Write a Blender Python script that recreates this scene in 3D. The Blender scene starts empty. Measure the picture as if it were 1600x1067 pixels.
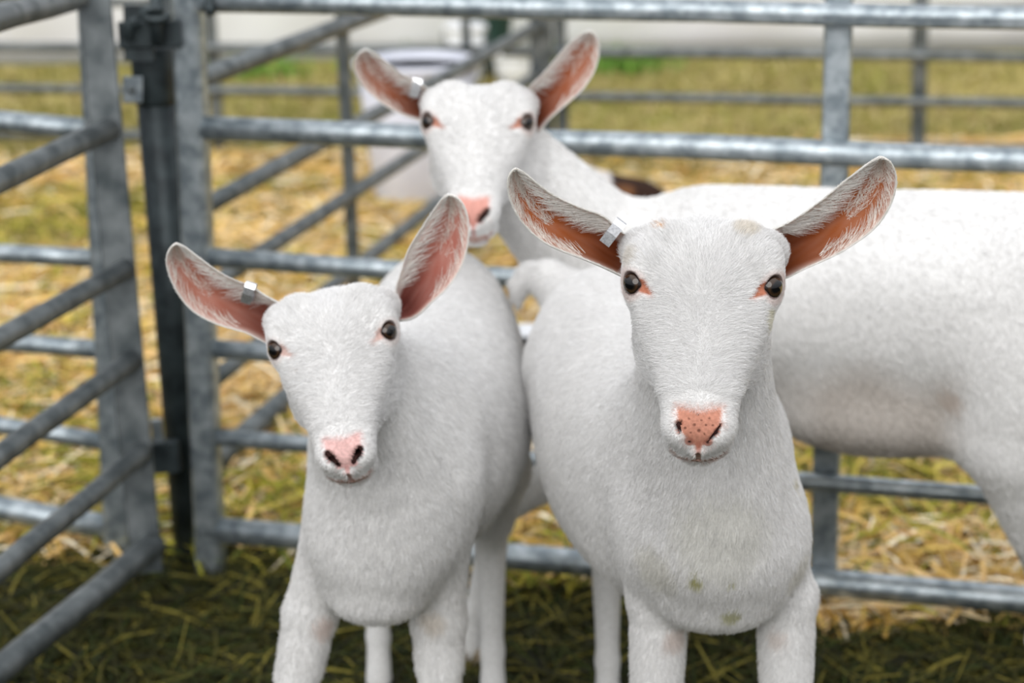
import bpy, bmesh, math, random
import numpy as np
from mathutils import Vector, Matrix

random.seed(4)
rng = np.random.default_rng(4)
scene = bpy.context.scene
COL = scene.collection

# ------------------------------------------------------------------ camera
W, H, F = 1600.0, 1067.0, 3300.0
CAMZ = 1.48
TH = math.radians(16.1)
RO = math.radians(0.83)
_r = np.array([1.0, 0, 0]); _u = np.array([0, math.sin(TH), math.cos(TH)])
FW = np.array([0, math.cos(TH), -math.sin(TH)])
RT = math.cos(RO) * _r - math.sin(RO) * _u
UP = math.cos(RO) * _u + math.sin(RO) * _r
CP = np.array([0.0, 0.0, CAMZ])

cam = bpy.data.cameras.new('camera')
cam.sensor_width = 36.0
cam.lens = F * 36.0 / W
cam.clip_start = 0.1
cam.clip_end = 300
cam.dof.use_dof = True
cam.dof.focus_distance = 2.16
cam.dof.aperture_fstop = 4.0
cam.dof.aperture_blades = 9
camo = bpy.data.objects.new('camera', cam)
COL.objects.link(camo)
camo.matrix_world = Matrix(((RT[0], UP[0], -FW[0], 0), (RT[1], UP[1], -FW[1], 0), (RT[2], UP[2], -FW[2], CAMZ), (0, 0, 0, 1)))
scene.camera = camo


def P(px, py, Y):
    """world point seen at a pixel of the photograph, at horizontal distance Y"""
    d = FW + RT * ((px - W / 2) / F) + UP * ((H / 2 - py) / F)
    return CP + d * (Y / d[1])


def PZ(px, py, z):
    d = FW + RT * ((px - W / 2) / F) + UP * ((H / 2 - py) / F)
    return CP + d * ((z - CAMZ) / d[2])


# ------------------------------------------------------------------ world and light
world = bpy.data.worlds.new('overcast_sky')
scene.world = world
world.use_nodes = True
wn = world.node_tree
bg = wn.nodes['Background']
tc = wn.nodes.new('ShaderNodeTexCoord')
sx = wn.nodes.new('ShaderNodeSeparateXYZ')
rp = wn.nodes.new('ShaderNodeValToRGB')
rp.color_ramp.elements[0].position = 0.0
rp.color_ramp.elements[0].color = (0.30, 0.31, 0.33, 1)
rp.color_ramp.elements[1].position = 0.9
rp.color_ramp.elements[1].color = (1.08, 1.10, 1.14, 1)
wn.links.new(tc.outputs['Generated'], sx.inputs[0])
wn.links.new(sx.outputs['Z'], rp.inputs[0])
wn.links.new(rp.outputs[0], bg.inputs['Color'])
bg.inputs['Strength'].default_value = 0.98

sun = bpy.data.lights.new('sun', 'SUN')
sun.energy = 1.45
sun.angle = math.radians(50)
sun.color = (1.0, 0.985, 0.96)
suno = bpy.data.objects.new('sun', sun)
COL.objects.link(suno)
suno.rotation_euler = (math.radians(55), math.radians(-20), 0)   # soft light from above, behind the photographer's right

scene.view_settings.view_transform = 'Standard'
scene.view_settings.look = 'None'
scene.view_settings.exposure = 0.36
scene.view_settings.gamma = 1.0
scene.view_settings.use_curve_mapping = False


# ------------------------------------------------------------------ materials
def mat(name, color=(.8, .8, .8), rough=.6, metal=0.0, spec=.5, coat=0.0, sheen=0.0, attr=None,
        noise=None, bump=None, sss=0.0):
    """noise=(scale, detail, colour_a, colour_b[, lo, hi]) mixes two colours; bump=(scale, strength, distance)"""
    m = bpy.data.materials.new(name)
    m.use_nodes = True
    nt = m.node_tree
    b = nt.nodes['Principled BSDF']
    b.inputs['Base Color'].default_value = (*color, 1)
    b.inputs['Roughness'].default_value = rough
    b.inputs['Metallic'].default_value = metal
    b.inputs['Specular IOR Level'].default_value = spec
    b.inputs['Coat Weight'].default_value = coat
    b.inputs['Coat Roughness'].default_value = 0.03
    b.inputs['Sheen Weight'].default_value = sheen
    if sss:
        b.inputs['Subsurface Weight'].default_value = sss
        b.inputs['Subsurface Radius'].default_value = (0.006, 0.003, 0.002)
        b.inputs['Subsurface Scale'].default_value = 1.0
    co = nt.nodes.new('ShaderNodeTexCoord')
    last = None
    if noise:
        n = nt.nodes.new('ShaderNodeTexNoise')
        n.inputs['Scale'].default_value = noise[0]
        n.inputs['Detail'].default_value = noise[1]
        nt.links.new(co.outputs['Object'], n.inputs['Vector'])
        r = nt.nodes.new('ShaderNodeValToRGB')
        r.color_ramp.elements[0].position = noise[4] if len(noise) > 4 else .35
        r.color_ramp.elements[1].position = noise[5] if len(noise) > 5 else .65
        r.color_ramp.elements[0].color = (*noise[2], 1)
        r.color_ramp.elements[1].color = (*noise[3], 1)
        nt.links.new(n.outputs['Fac'], r.inputs[0])
        last = r.outputs[0]
    if attr:
        a = nt.nodes.new('ShaderNodeAttribute')
        a.attribute_name = attr
        if last is not None:
            mx = nt.nodes.new('ShaderNodeMix')
            mx.data_type = 'RGBA'
            mx.blend_type = 'MULTIPLY'
            mx.inputs[0].default_value = 1.0
            nt.links.new(a.outputs['Color'], mx.inputs[6])
            nt.links.new(last, mx.inputs[7])
            last = mx.outputs[2]
        else:
            last = a.outputs['Color']
    if last is not None:
        nt.links.new(last, b.inputs['Base Color'])
    if bump:
        n2 = nt.nodes.new('ShaderNodeTexNoise')
        n2.inputs['Scale'].default_value = bump[0]
        n2.inputs['Detail'].default_value = 3
        nt.links.new(co.outputs['Object'], n2.inputs['Vector'])
        bp = nt.nodes.new('ShaderNodeBump')
        bp.inputs['Strength'].default_value = bump[1]
        bp.inputs['Distance'].default_value = bump[2]
        nt.links.new(n2.outputs['Fac'], bp.inputs['Height'])
        nt.links.new(bp.outputs[0], b.inputs['Normal'])
    return m


M_FUR = mat('white_fur', rough=.9, spec=.15, attr='Col', noise=(300, 4, (.78, .78, .77), (1, 1, 1)), bump=(500, .25, .001))
M_HAIR = mat('white_hair', rough=.75, spec=.2, attr='Col')
M_EAR = mat('ear_skin', rough=.8, spec=.2, attr='Col', bump=(300, .3, .0012), sss=0.12)
M_EYE = mat('eye_gloss', rough=.06, spec=.5, coat=0.25, attr='Col')
M_HOOF = mat('hoof_horn', rough=.5, noise=(60, 3, (.22, .17, .11), (.40, .32, .22)))
M_GALV = mat('galvanised_steel', rough=.42, metal=.75, noise=(38, 6, (.22, .26, .285), (.47, .52, .55), .38, .66), bump=(160, .25, .001))
M_GALVD = mat('weathered_galvanised_steel', rough=.5, metal=.6, noise=(22, 6, (.075, .09, .095), (.21, .23, .235), .35, .68), bump=(120, .25, .001))
M_DARKST = mat('dark_weathered_steel', rough=.5, metal=.35, noise=(25, 6, (.014, .021, .024), (.045, .06, .065), .35, .65), bump=(120, .25, .001))
M_TAG = mat('aluminium_tag', rough=.28, metal=1.0, noise=(400, 3, (.62, .63, .66), (.86, .87, .90)))
M_TUB = mat('white_plastic', rough=.45, noise=(9, 3, (.66, .68, .78), (.76, .78, .87)))
M_TENT = mat('white_canvas', rough=.8, noise=(1.4, 3, (.84, .83, .87), (.93, .93, .95)))
M_GREYB = mat('wall_base_shade', rough=.8, noise=(3, 3, (.20, .20, .19), (.28, .28, .27)))


def link(name, me, m, parent=None):
    o = bpy.data.objects.new(name, me)
    COL.objects.link(o)
    if m is not None and not me.materials:
        me.materials.append(m)
    if parent is not None:
        o.parent = parent
        o.matrix_parent_inverse = parent_inv(parent)
    return o


def parent_inv(p):
    # things are empties placed by location only; deeper parents sit at the world origin of their thing
    return Matrix.Translation(-Vector(world_loc(p)))


def world_loc(p):
    return p.location if p.parent is None else Vector((0, 0, 0))


def thing(name, label, cat, loc=(0, 0, 0), group=None):
    o = bpy.data.objects.new(name, None)
    COL.objects.link(o)
    o.location = Vector([float(v) for v in loc])
    o.empty_display_size = .1
    o['label'] = label
    o['category'] = cat
    if group:
        o['group'] = group
    return o


def mesh_np(name, V, Fq, cols=None, smooth=True):
    me = bpy.data.meshes.new(name)
    V = np.asarray(V, dtype=np.float32)
    if isinstance(Fq, np.ndarray):
        n = Fq.shape[1]
        me.vertices.add(len(V)); me.vertices.foreach_set('co', V.ravel())
        me.loops.add(Fq.size); me.loops.foreach_set('vertex_index', Fq.astype(np.int32).ravel())
        me.polygons.add(len(Fq))
        me.polygons.foreach_set('loop_start', np.arange(0, Fq.size, n, dtype=np.int32))
        me.polygons.foreach_set('loop_total', np.full(len(Fq), n, dtype=np.int32))
        me.update(calc_edges=True)
        me.validate()
    else:
        me.from_pydata([tuple(map(float, v)) for v in V], [], Fq)
        me.update()
    if smooth:
        me.polygons.foreach_set('use_smooth', np.ones(len(me.polygons), dtype=bool))
    if cols is not None:
        a = me.color_attributes.new('Col', 'FLOAT_COLOR', 'POINT')
        c = np.ones((len(V), 4), dtype=np.float32)
        c[:, :3] = cols
        a.data.foreach_set('color', c.ravel())
    return me


def unit(v):
    v = np.asarray(v, float)
    return v / (np.linalg.norm(v) + 1e-12)


def tube(pts, rad, seg=20, caps=True):
    """tube through points; returns (V, faces list)"""
    pts = [np.asarray(p, float) for p in pts]
    n = len(pts)
    rad = [rad] * n if np.isscalar(rad) else rad
    V, Fc = [], []
    t0 = unit(pts[1] - pts[0])
    a = np.array([0, 0, 1.0]) if abs(t0[2]) < .9 else np.array([1.0, 0, 0])
    x = unit(np.cross(t0, a))
    for i in range(n):
        t = unit((pts[min(i + 1, n - 1)] - pts[max(i - 1, 0)]))
        x = unit(x - t * x.dot(t))
        y = np.cross(t, x)
        for k in range(seg):
            an = 2 * math.pi * k / seg
            V.append(pts[i] + rad[i] * (math.cos(an) * x + math.sin(an) * y))
    for i in range(n - 1):
        for k in range(seg):
            k2 = (k + 1) % seg
            Fc.append((i * seg + k, i * seg + k2, (i + 1) * seg + k2, (i + 1) * seg + k))
    if caps:
        Fc.append(tuple(range(seg))[::-1])
        Fc.append(tuple((n - 1) * seg + k for k in range(seg)))
    return V, Fc


def join_parts(parts):
    V, Fc = [], []
    for v, f in parts:
        o = len(V)
        V += list(v)
        Fc += [tuple(i + o for i in q) for q in f]
    return V, Fc


def bar(a, b, w, d, side=None):
    """rectangular bar from a to b, width w along side, depth d; slightly bevelled corners (octagonal section)"""
    a = np.asarray(a, float); b = np.asarray(b, float)
    t = unit(b - a)
    s = unit(np.array([1.0, 0, 0]) if side is None else side)
    s = unit(s - t * s.dot(t))
    q = np.cross(t, s)
    c = .18 * min(w, d)
    prof = [(w / 2 - c, -d / 2), (w / 2, -d / 2 + c), (w / 2, d / 2 - c), (w / 2 - c, d / 2),
            (-w / 2 + c, d / 2), (-w / 2, d / 2 - c), (-w / 2, -d / 2 + c), (-w / 2 + c, -d / 2)]
    V = [p + s * x + q * y for p in (a, b) for x, y in prof]
    Fc = [(k, (k + 1) % 8, 8 + (k + 1) % 8, 8 + k) for k in range(8)] + [tuple(range(8))[::-1], tuple(range(8, 16))]
    return V, Fc


# ------------------------------------------------------------------ ground
def ground():
    nx, ny = 160, 200
    xs = np.concatenate([np.linspace(-24, -9.5, 12), np.linspace(-9, 9, 136), np.linspace(9.5, 24, 12)])
    ys = np.concatenate([np.linspace(-16, 0.3, 14), np.linspace(0.4, 5, 106), np.linspace(5.05, 22, 80)])
    X, Y = np.meshgrid(xs, ys, indexing='ij')
    Z = (np.sin(X * 7.3 + Y * 3.1) * np.sin(Y * 6.1 - X * 2.2) * .006 + rng.normal(0, .004, X.shape))
    V = np.stack([X, Y, Z], -1).reshape(-1, 3)
    idx = np.arange(nx * len(ys)).reshape(nx, len(ys))
    Fq = np.stack([idx[:-1, :-1], idx[1:, :-1], idx[1:, 1:], idx[:-1, 1:]], -1).reshape(-1, 4)
    m = bpy.data.materials.new('field_ground')
    m.use_nodes = True
    nt = m.node_tree
    b = nt.nodes['Principled BSDF']
    b.inputs['Roughness'].default_value = .95
    b.inputs['Specular IOR Level'].default_value = .1
    co = nt.nodes.new('ShaderNodeTexCoord')
    sep = nt.nodes.new('ShaderNodeSeparateXYZ')
    nt.links.new(co.outputs['Object'], sep.inputs[0])

    def noise(scale, detail, lo, hi, ca, cb, mp=None):
        n = nt.nodes.new('ShaderNodeTexNoise')
        n.inputs['Scale'].default_value = scale
        n.inputs['Detail'].default_value = detail
        nt.links.new(co.outputs['Object'], n.inputs['Vector'])
        r = nt.nodes.new('ShaderNodeValToRGB')
        r.color_ramp.elements[0].position = lo; r.color_ramp.elements[1].position = hi
        r.color_ramp.elements[0].color = (*ca, 1); r.color_ramp.elements[1].color = (*cb, 1)
        nt.links.new(n.outputs['Fac'], r.inputs[0])
        return r.outputs[0], n.outputs['Fac']

    def mix(f, a, c):
        x = nt.nodes.new('ShaderNodeMix'); x.data_type = 'RGBA'
        nt.links.new(f, x.inputs[0]); nt.links.new(a, x.inputs[6]); nt.links.new(c, x.inputs[7])
        return x.outputs[2]

    def edge(src, lo, hi, nz, amp):
        ad = nt.nodes.new('ShaderNodeMath'); ad.operation = 'MULTIPLY_ADD'
        ad.inputs[1].default_value = amp
        nt.links.new(nz, ad.inputs[0]); nt.links.new(src, ad.inputs[2])
        mr = nt.nodes.new('ShaderNodeMapRange')
        mr.inputs[1].default_value = lo + amp * .5; mr.inputs[2].default_value = hi + amp * .5
        nt.links.new(ad.outputs[0], mr.inputs[0])
        return mr.outputs[0]
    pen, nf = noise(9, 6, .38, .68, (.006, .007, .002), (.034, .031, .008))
    straw, nf2 = noise(6, 8, .36, .60, (.56, .35, .11), (.93, .70, .36))
    grass, nf3 = noise(4.0, 8, .35, .65, (.27, .23, .06), (.46, .37, .15))
    green, nf4 = noise(2, 5, .42, .60, (.0, .0, .0), (1, 1, 1))
    gcol, _ = noise(30, 4, .3, .7, (.16, .18, .03), (.27, .27, .06))
    n5 = nt.nodes.new('ShaderNodeTexNoise'); n5.inputs['Scale'].default_value = 1.6; n5.inputs['Detail'].default_value = 5
    nt.links.new(co.outputs['Object'], n5.inputs['Vector'])
    patch = nt.nodes.new('ShaderNodeValToRGB')
    patch.color_ramp.elements[0].position = .52; patch.color_ramp.elements[1].position = .62
    nt.links.new(n5.outputs['Fac'], patch.inputs[0])
    grass2 = mix(patch.outputs[0], grass, gcol)
    f_far = edge(sep.outputs['Y'], 9.0, 9.9, n5.outputs['Fac'], 1.0)
    fh = nt.nodes.new('ShaderNodeMath'); fh.operation = 'MULTIPLY'; fh.inputs[1].default_value = .4
    nt.links.new(f_far, fh.inputs[0])
    far = mix(fh.outputs[0], grass2, gcol)
    f1 = edge(sep.outputs['Y'], 5.6, 7.4, nf4, 2.4)
    mid = mix(f1, straw, far)
    sk = nt.nodes.new('ShaderNodeMath'); sk.operation = 'MULTIPLY_ADD'; sk.inputs[1].default_value = .262
    nt.links.new(sep.outputs['X'], sk.inputs[0]); nt.links.new(sep.outputs['Y'], sk.inputs[2])
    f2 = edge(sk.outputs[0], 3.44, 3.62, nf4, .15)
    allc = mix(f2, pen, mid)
    nt.links.new(allc, b.inputs['Base Color'])
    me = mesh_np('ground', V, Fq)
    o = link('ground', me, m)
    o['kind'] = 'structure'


ground()


# ------------------------------------------------------------------ loose hay, straw and grass
def blades(name, label, cat, N, area, cols, length, width, height, m, bend=.35, up=0.0):
    """area(N)->(x,y) ; flat bent strips"""
    x, y = area(N)
    n = len(x)
    L = rng.uniform(*length, n); Wd = rng.uniform(*width, n)
    a = rng.uniform(0, 2 * math.pi, n)
    tilt = rng.normal(0, .22, n) + up * rng.uniform(.2, 1, n)
    d = np.stack([np.cos(a) * np.cos(tilt), np.sin(a) * np.cos(tilt), np.sin(tilt)], -1)
    s = np.stack([-np.sin(a), np.cos(a), rng.normal(0, .5, n)], -1)
    s /= np.linalg.norm(s, axis=1)[:, None]
    base = np.stack([x, y, rng.uniform(*height, n)], -1)
    if up:
        base[:, 2] = 0
    V = np.zeros((n, 3, 2, 3))
    curve = rng.normal(0, bend, n)[:, None]
    for i, t in enumerate((-.5, 0, .5)):
        tt = t + .5 if up else t
        c = base + d * (L * tt)[:, None] + s * (curve * L[:, None] * (t * t)) + np.array([0, 0, 1.0]) * (-.1 * L * (t * t) * 4 * (0 if up else 1))[:, None]
        w = Wd * (1 - .75 * abs(t if not up else tt * .9))
        V[:, i, 0] = c - s * (w / 2)[:, None]
        V[:, i, 1] = c + s * (w / 2)[:, None]
    V[..., 2] = np.maximum(V[..., 2], .001)
    idx = np.arange(n * 6).reshape(n, 3, 2)
    Fq = np.concatenate([np.stack([idx[:, i, 0], idx[:, i, 1], idx[:, i + 1, 1], idx[:, i + 1, 0]], -1) for i in (0, 1)])
    cols = np.array(cols)
    c = cols[rng.integers(0, len(cols), n)] * rng.uniform(.7, 1.25, (n, 1))
    c = np.repeat(c, 6, axis=0)
    me = mesh_np(name, V.reshape(-1, 3), Fq, c, smooth=False)
    o = link(name, me, m)
    o['kind'] = 'stuff'; o['label'] = label; o['category'] = cat
    return o


M_BLADE = mat('dry_stems', rough=.8, spec=.25, attr='Col')


def in_view(x, y, z, margin=60):
    p = np.stack([x, y, z], -1) - CP
    dz = p @ FW
    px = W / 2 + F * (p @ RT) / dz
    return (px > -margin) & (px < W + margin)


def region(x0, x1, y0, y1, power=1.0, clump=None):
    def f(n):
        X, Y = [], []
        tot = 0
        while tot < n:
            y = y0 + (y1 - y0) * rng.uniform(0, 1, n) ** power
            x = rng.uniform(-1, 1, n) * (.37 * y + .20)
            k = np.ones(n, bool)
            if clump is not None:
                k = rng.uniform(0, 1, n) < clump(x, y)
            X.append(x[k]); Y.append(y[k]); tot += k.sum()
        return np.concatenate(X)[:n], np.concatenate(Y)[:n]
    return f


def cl(fx, fy, ph, lo=.08):
    return lambda x, y: np.clip(.5 + .5 * np.sin(x * fx + ph + 1.3 * np.sin(y * fy * .6)) * np.sin(y * fy + ph * 2 + np.sin(x * fx * .7)), lo, 1)


def green_clump(x, y):
    w = cl(3.1, 2.7, 2.4, .0)(x, y) ** 2
    left = np.clip((-.155 * y - x) * 6, 0, 1)          # the left side is greener than the straw in the middle
    return np.clip(w * .7 + left * (.25 + .5 * w), .01, 1)


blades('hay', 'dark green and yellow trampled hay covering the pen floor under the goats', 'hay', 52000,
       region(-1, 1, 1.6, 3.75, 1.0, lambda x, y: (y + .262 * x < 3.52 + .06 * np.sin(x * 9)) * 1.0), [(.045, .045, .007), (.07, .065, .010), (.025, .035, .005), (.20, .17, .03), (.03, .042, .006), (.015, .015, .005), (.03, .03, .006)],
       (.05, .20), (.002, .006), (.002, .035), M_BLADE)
blades('straw', 'golden loose straw spread over the ground behind the pen rails', 'straw', 58000,
       region(-1, 1, 3.15, 7.6, 1.2, lambda x, y: cl(2.4, 2.1, .6)(x, y) * (y + .262 * x > 3.48 + .06 * np.sin(x * 9))), [(.90, .60, .25), (.80, .53, .18), (.95, .74, .42), (.58, .36, .08), (.95, .83, .60), (.68, .48, .13)],
       (.06, .20), (.004, .012), (.002, .05), M_BLADE)
blades('green_hay', 'clumps of green and yellow hay in the straw beyond the rails', 'hay', 15000,
       region(-1, 1, 3.15, 7.0, 1.3, lambda x, y: green_clump(x, y) * (y + .262 * x > 3.46)), [(.22, .23, .02), (.32, .31, .03), (.48, .41, .05), (.11, .14, .015), (.62, .50, .11)],
       (.05, .18), (.004, .010), (.004, .06), M_BLADE)
blades('grass', 'worn olive grass of the showground behind the pens', 'grass', 64000,
       region(-1, 1, 5.8, 9.8, 1.0, cl(1.7, 1.9, 1.1, .25)), [(.36, .30, .09), (.46, .37, .15), (.26, .26, .05), (.54, .44, .22), (.33, .31, .08)],
       (.025, .055), (.006, .014), (0, .02), M_BLADE, up=.9)


def weed_clump(px, ybase, Y0, n, label):
    c = PZ(px, ybase, 0.0)
    c = P(px, ybase, Y0); c[2] = 0

    def ar(k):
        return c[0] + rng.normal(0, .13, k), np.minimum(c[1] + rng.normal(0, .08, k), 9.72)
    blades('weed_clump', label, 'weeds', n, ar, [(.16, .34, .05), (.24, .42, .08), (.10, .24, .03)], (.05, .15), (.008, .018), (0, .02), M_BLADE, up=1.4)


weed_clump(965, 92, 9.5, 330, 'bright green weed clump at the foot of the white wall, right of the tallest goat')
weed_clump(410, 80, 9.5, 120, 'pale green weeds against the white wall, left of the far goat')
weed_clump(640, 85, 9.5, 120, 'low green weeds by the white wall above the far goat\'s left ear')


# ------------------------------------------------------------------ steel hurdles
def line_at(a, b, t):
    return np.asarray(a) + (np.asarray(b) - np.asarray(a)) * t


RZ = (1.02, .795, .57, .41, .255, .09)          # rail heights of the sheep hurdles
RR = (.0185, .019, .0165, .0165, .0165, .021)


def hurdle(label, rails, posts, m, group=None, extras=()):
    """rails: list of (A,B,r); posts: list of (A,B,w,d)"""
    base = posts[0][0]
    t = thing('hurdle', label, 'hurdle', (base[0], base[1], 0), group)
    for A, B, r in rails:
        A = np.asarray(A); B = np.asarray(B)
        d = unit(B - A)
        n = 7
        pts = [line_at(A, B, i / (n - 1)) + (rng.normal(0, .0012, 3) if 0 < i < n - 1 else 0) for i in range(n)]
        V, Fc = tube(pts, r, 20)
        me = mesh_np('rail', V, Fc)
        link('rail', me, m, t)
    for A, B, w, d, side in posts:
        if d is None:
            V, Fc = tube([A, line_at(A, B, .5), B], w / 2, 24)
            me = mesh_np('post', V, Fc)
        else:
            V, Fc = bar(A, B, w, d, side)
            me = mesh_np('post', V, Fc, smooth=False)
        link('post', me, m, t)
    return t


def gp(px, Y):
    """ground-plan x for a pixel column at distance Y, near the middle height of the hurdles"""
    return P(px, 500, Y)[0]


# main hurdle, behind the goats
mainL = np.array([P(330, 895, 3.60)[0], 3.60, 0]); mr = P(1600, 935, 3.26)
mainR = np.array([mr[0], 3.26, 0])
mdir = unit(mainR - mainL)


def railspan(pyl, pyr, pxl, pxr):
    """rail between two pixels, both on the vertical plane of the main hurdle"""
    out = []
    for px, py in ((pxl, pyl), (pxr, pyr)):
        d = FW + RT * ((px - W / 2) / F) + UP * ((H / 2 - py) / F)
        n = np.cross(mdir, [0, 0, 1.0])
        out.append(CP + d * ((mainL - CP).dot(n) / d.dot(n)))
    return out


mr_def = [((2, 300), (27, 1600)), ((200, 320), (250, 1600)), ((402, 330), (437, 830)), ((545, 335), (577, 820)),
          ((683, 340), (775, 1560)), ((828, 345), (937, 1600))]
rails = []
for ((yl, xl), (yr, xr)), r in zip(mr_def, (.0185, .021, .017, .017, .0155, .0235)):
    A, B = railspan(yl, yr, xl, xr)
    d = (B - A) / (B[0] - A[0])
    A2 = A + d * (mainL[0] - A[0] - .0)
    B2 = A + d * (1.18 - A[0])
    rails.append((A2, B2, r))
side = mdir


def plane_pt(px, py):
    return railspan(py, py, px, px)[0]


a = plane_pt(292, -30); b = plane_pt(330, 893)
back = np.array([0, .02, 0])
p1 = (b, a, .050, .045, side)
p2t = plane_pt(1317, -25); p2b = plane_pt(1291, 905)
p2 = (p2b + back * 1.6, p2t + back * 1.6, .045, .020, side)
endx = line_at(mainL, mainR, 1.28)
p3 = (endx, endx + np.array([0, 0, 1.05]), .05, .045, side)
hurdle('galvanised steel hurdle running behind all three goats with a flat mid upright on the right', rails, [p1, p2, p3], M_GALV)

# left hurdle, coming toward the camera
LP_b = P(230, 893, 3.46); LP_t = P(145, -30, 3.60)
LN = [((-3, 118), (28, 0)), ((205, 165), (281, 0)), ((424, 190), (528, 0)), ((568, 200), (712, 0)), ((712, 215), (889, 0)), ((856, 232), (1048, 0))]
rl = []
for i, (((y1, x1), (y0, x0)), r) in enumerate(zip(LN, (.020, .0195, .0175, .0175, .0175, .0225))):
    tt = (y1 + 30) / 923.0
    Yp = 3.58 - .10 * tt - .035
    A = P(x1, y1, Yp)
    zz = A[2]
    d = FW + RT * ((x0 - W / 2) / F) + UP * ((H / 2 - y0) / F)
    B = PZ(x0, y0, zz) if i > 0 else P(x0, y0, 3.12)
    if abs(B[1] - 3.1) > .35:
        B = P(x0, y0, 3.08)
    C = A + (B - A) * 2.6
    rl.append((A - (B - A) * .04, C, r))
lside = unit(np.array([1.0, .15, 0]))
Lend_t = rl[0][1] + np.array([0, 0, .03]); Lend_b = rl[5][1] - np.array([0, 0, .08])
hurdle('galvanised hurdle at the left edge whose rails slope toward the camera', rl,
       [(LP_b, LP_t, .056, .016, lside), (Lend_b, Lend_t, .05, .045, lside)], M_GALVD)

# far-left hurdle continuing the main line behind the left one
FL = [((195, 60), (203, 150)), ((400, 60), (404, 150)), ((540, 60), (546, 150)), ((674, 60), (688, 150)), ((805, 60), (822, 160))]
rl = []
A0 = P(186, 870, 3.68); A1 = P(150, 100, 3.68)
for ((y0, x0), (y1, x1)), r in zip(FL, (.020, .017, .017, .0165, .0235)):
    A = P(x1, y1, 3.69); B = P(x0, y0, 3.72)
    d = (B - A)
    rl.append((A + d * (-.30), A + d * 8, r))
topA = P(150, -8, 3.69); topB = P(60, -14, 3.72)
rl.insert(0, (topA, topA + (topB - topA) * 8, .0185))
fe = rl[-1][1]
hurdle('galvanised hurdle seen through the left hurdle, in line with the back of the pen', rl,
       [(A0, P(143, -25, 3.68), .05, .04, unit([1, .1, 0])), (np.array([fe[0], fe[1], 0]), np.array([fe[0], fe[1], 1.05]), .05, .045, None)], M_GALV)

# side hurdle running away behind the pen, left to centre
SD = [((120, 320), (-75, 850)), ((321, 323), (38, 845)), ((436, 345), (112, 845)), ((585, 345), (186, 850)), ((712, 345), (262, 850))]
rl = []
for ((y0, x0), (y1, x1)), r in zip(SD, (.020, .019, .0175, .0175, .0235)):
    A = P(x0, y0, 4.12); B = P(x1, y1, 6.9)
    d = B - A
    rl.append((A - d * .02, B, r))


def on_S(px):
    # point on plan line of the side hurdle under a pixel column
    A = P(345, 700, 4.12); B = P(850, 262, 6.9)
    best = min((abs(px - (W / 2 + F * ((line_at(A, B, t) - CP) @ RT) / ((line_at(A, B, t) - CP) @ FW))), t) for t in np.linspace(0, 1, 400))
    return line_at(A, B, best[1])


sp = []
for px, w in ((558, .030), (850, .075)):
    q = on_S(px)
    sp.append((np.array([q[0], q[1], .0]), np.array([q[0] - .012, q[1], 1.06]), w, .035, None))
q = rl[-1][0]
sp.insert(0, (np.array([q[0], q[1], 0]), np.array([q[0] - .02, q[1], 1.05]), .05, .045, None))
hurdle('weathered hurdle running diagonally away behind the pen toward the far goat', rl, sp, M_GALVD)


# farther row of hurdles across the showground
def far_hurdle(x0, x1, Y0, Y1, posts, label):
    rr = []
    for z, r in zip(RZ, RR):
        rr.append((np.array([x0, Y0, z]), np.array([x1, Y1, z]), r * 1.05))
    ps = []
    for px, w in posts:
        X = gp(px, (Y0 + Y1) / 2)
        Yq = Y0 + (Y1 - Y0) * (X - x0) / (x1 - x0)
        ps.append((np.array([X, Yq + .03, 0]), np.array([X - .02, Yq + .03, 1.05]), w, .03, None))
    hurdle(label, rr, ps, M_GALVD, 'far row of hurdles')


far_hurdle(-.02, 2.05, 7.35, 7.0, ((884, .045), (1421, .05), (1700, .045)), 'distant hurdle on the grass behind the back of the far goat')
far_hurdle(-2.4, -.06, 7.75, 7.4, ((-120, .045), (357, .045), (742, .035)), 'distant hurdle on the grass at the left, behind the gate posts')


# ------------------------------------------------------------------ dark gate post between the hurdles, with its coupling
gpb = P(262, 850, 3.56)
gpb2 = P(300, 850, 3.66); gpt = P(238, 72, 3.66)
t = thing('gate_post', 'dark steel tube post in the pen corner between the two hurdle ends', 'post', (gpb2[0], gpb2[1], 0))
ax = unit(gpt - gpb2)
foot = gpb2 + (gpt - gpb2) * (-.05); foot[2] = max(foot[2], 0.0)
link('shaft', mesh_np('shaft', *tube([foot, gpt], .0345, 28)), M_DARKST, t)
c1 = gpt - ax * .035
link('collar', mesh_np('collar', *tube([c1 - ax * .065, c1 - ax * .060, c1 + ax * .030, c1 + ax * .036], [.0355, .039, .039, .0355], 28)), M_DARKST, t)
lug = P(248, 640, 3.5)
link('latch_plate', mesh_np('latch_plate', *bar(P(248, 690, 3.60), P(244, 655, 3.60), .02, .012), smooth=False), M_GALV, t)
link('latch_plate', mesh_np('latch_plate', *bar(P(262, 735, 3.60), P(257, 690, 3.60), .05, .03), smooth=False), M_DARKST, t)

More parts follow.
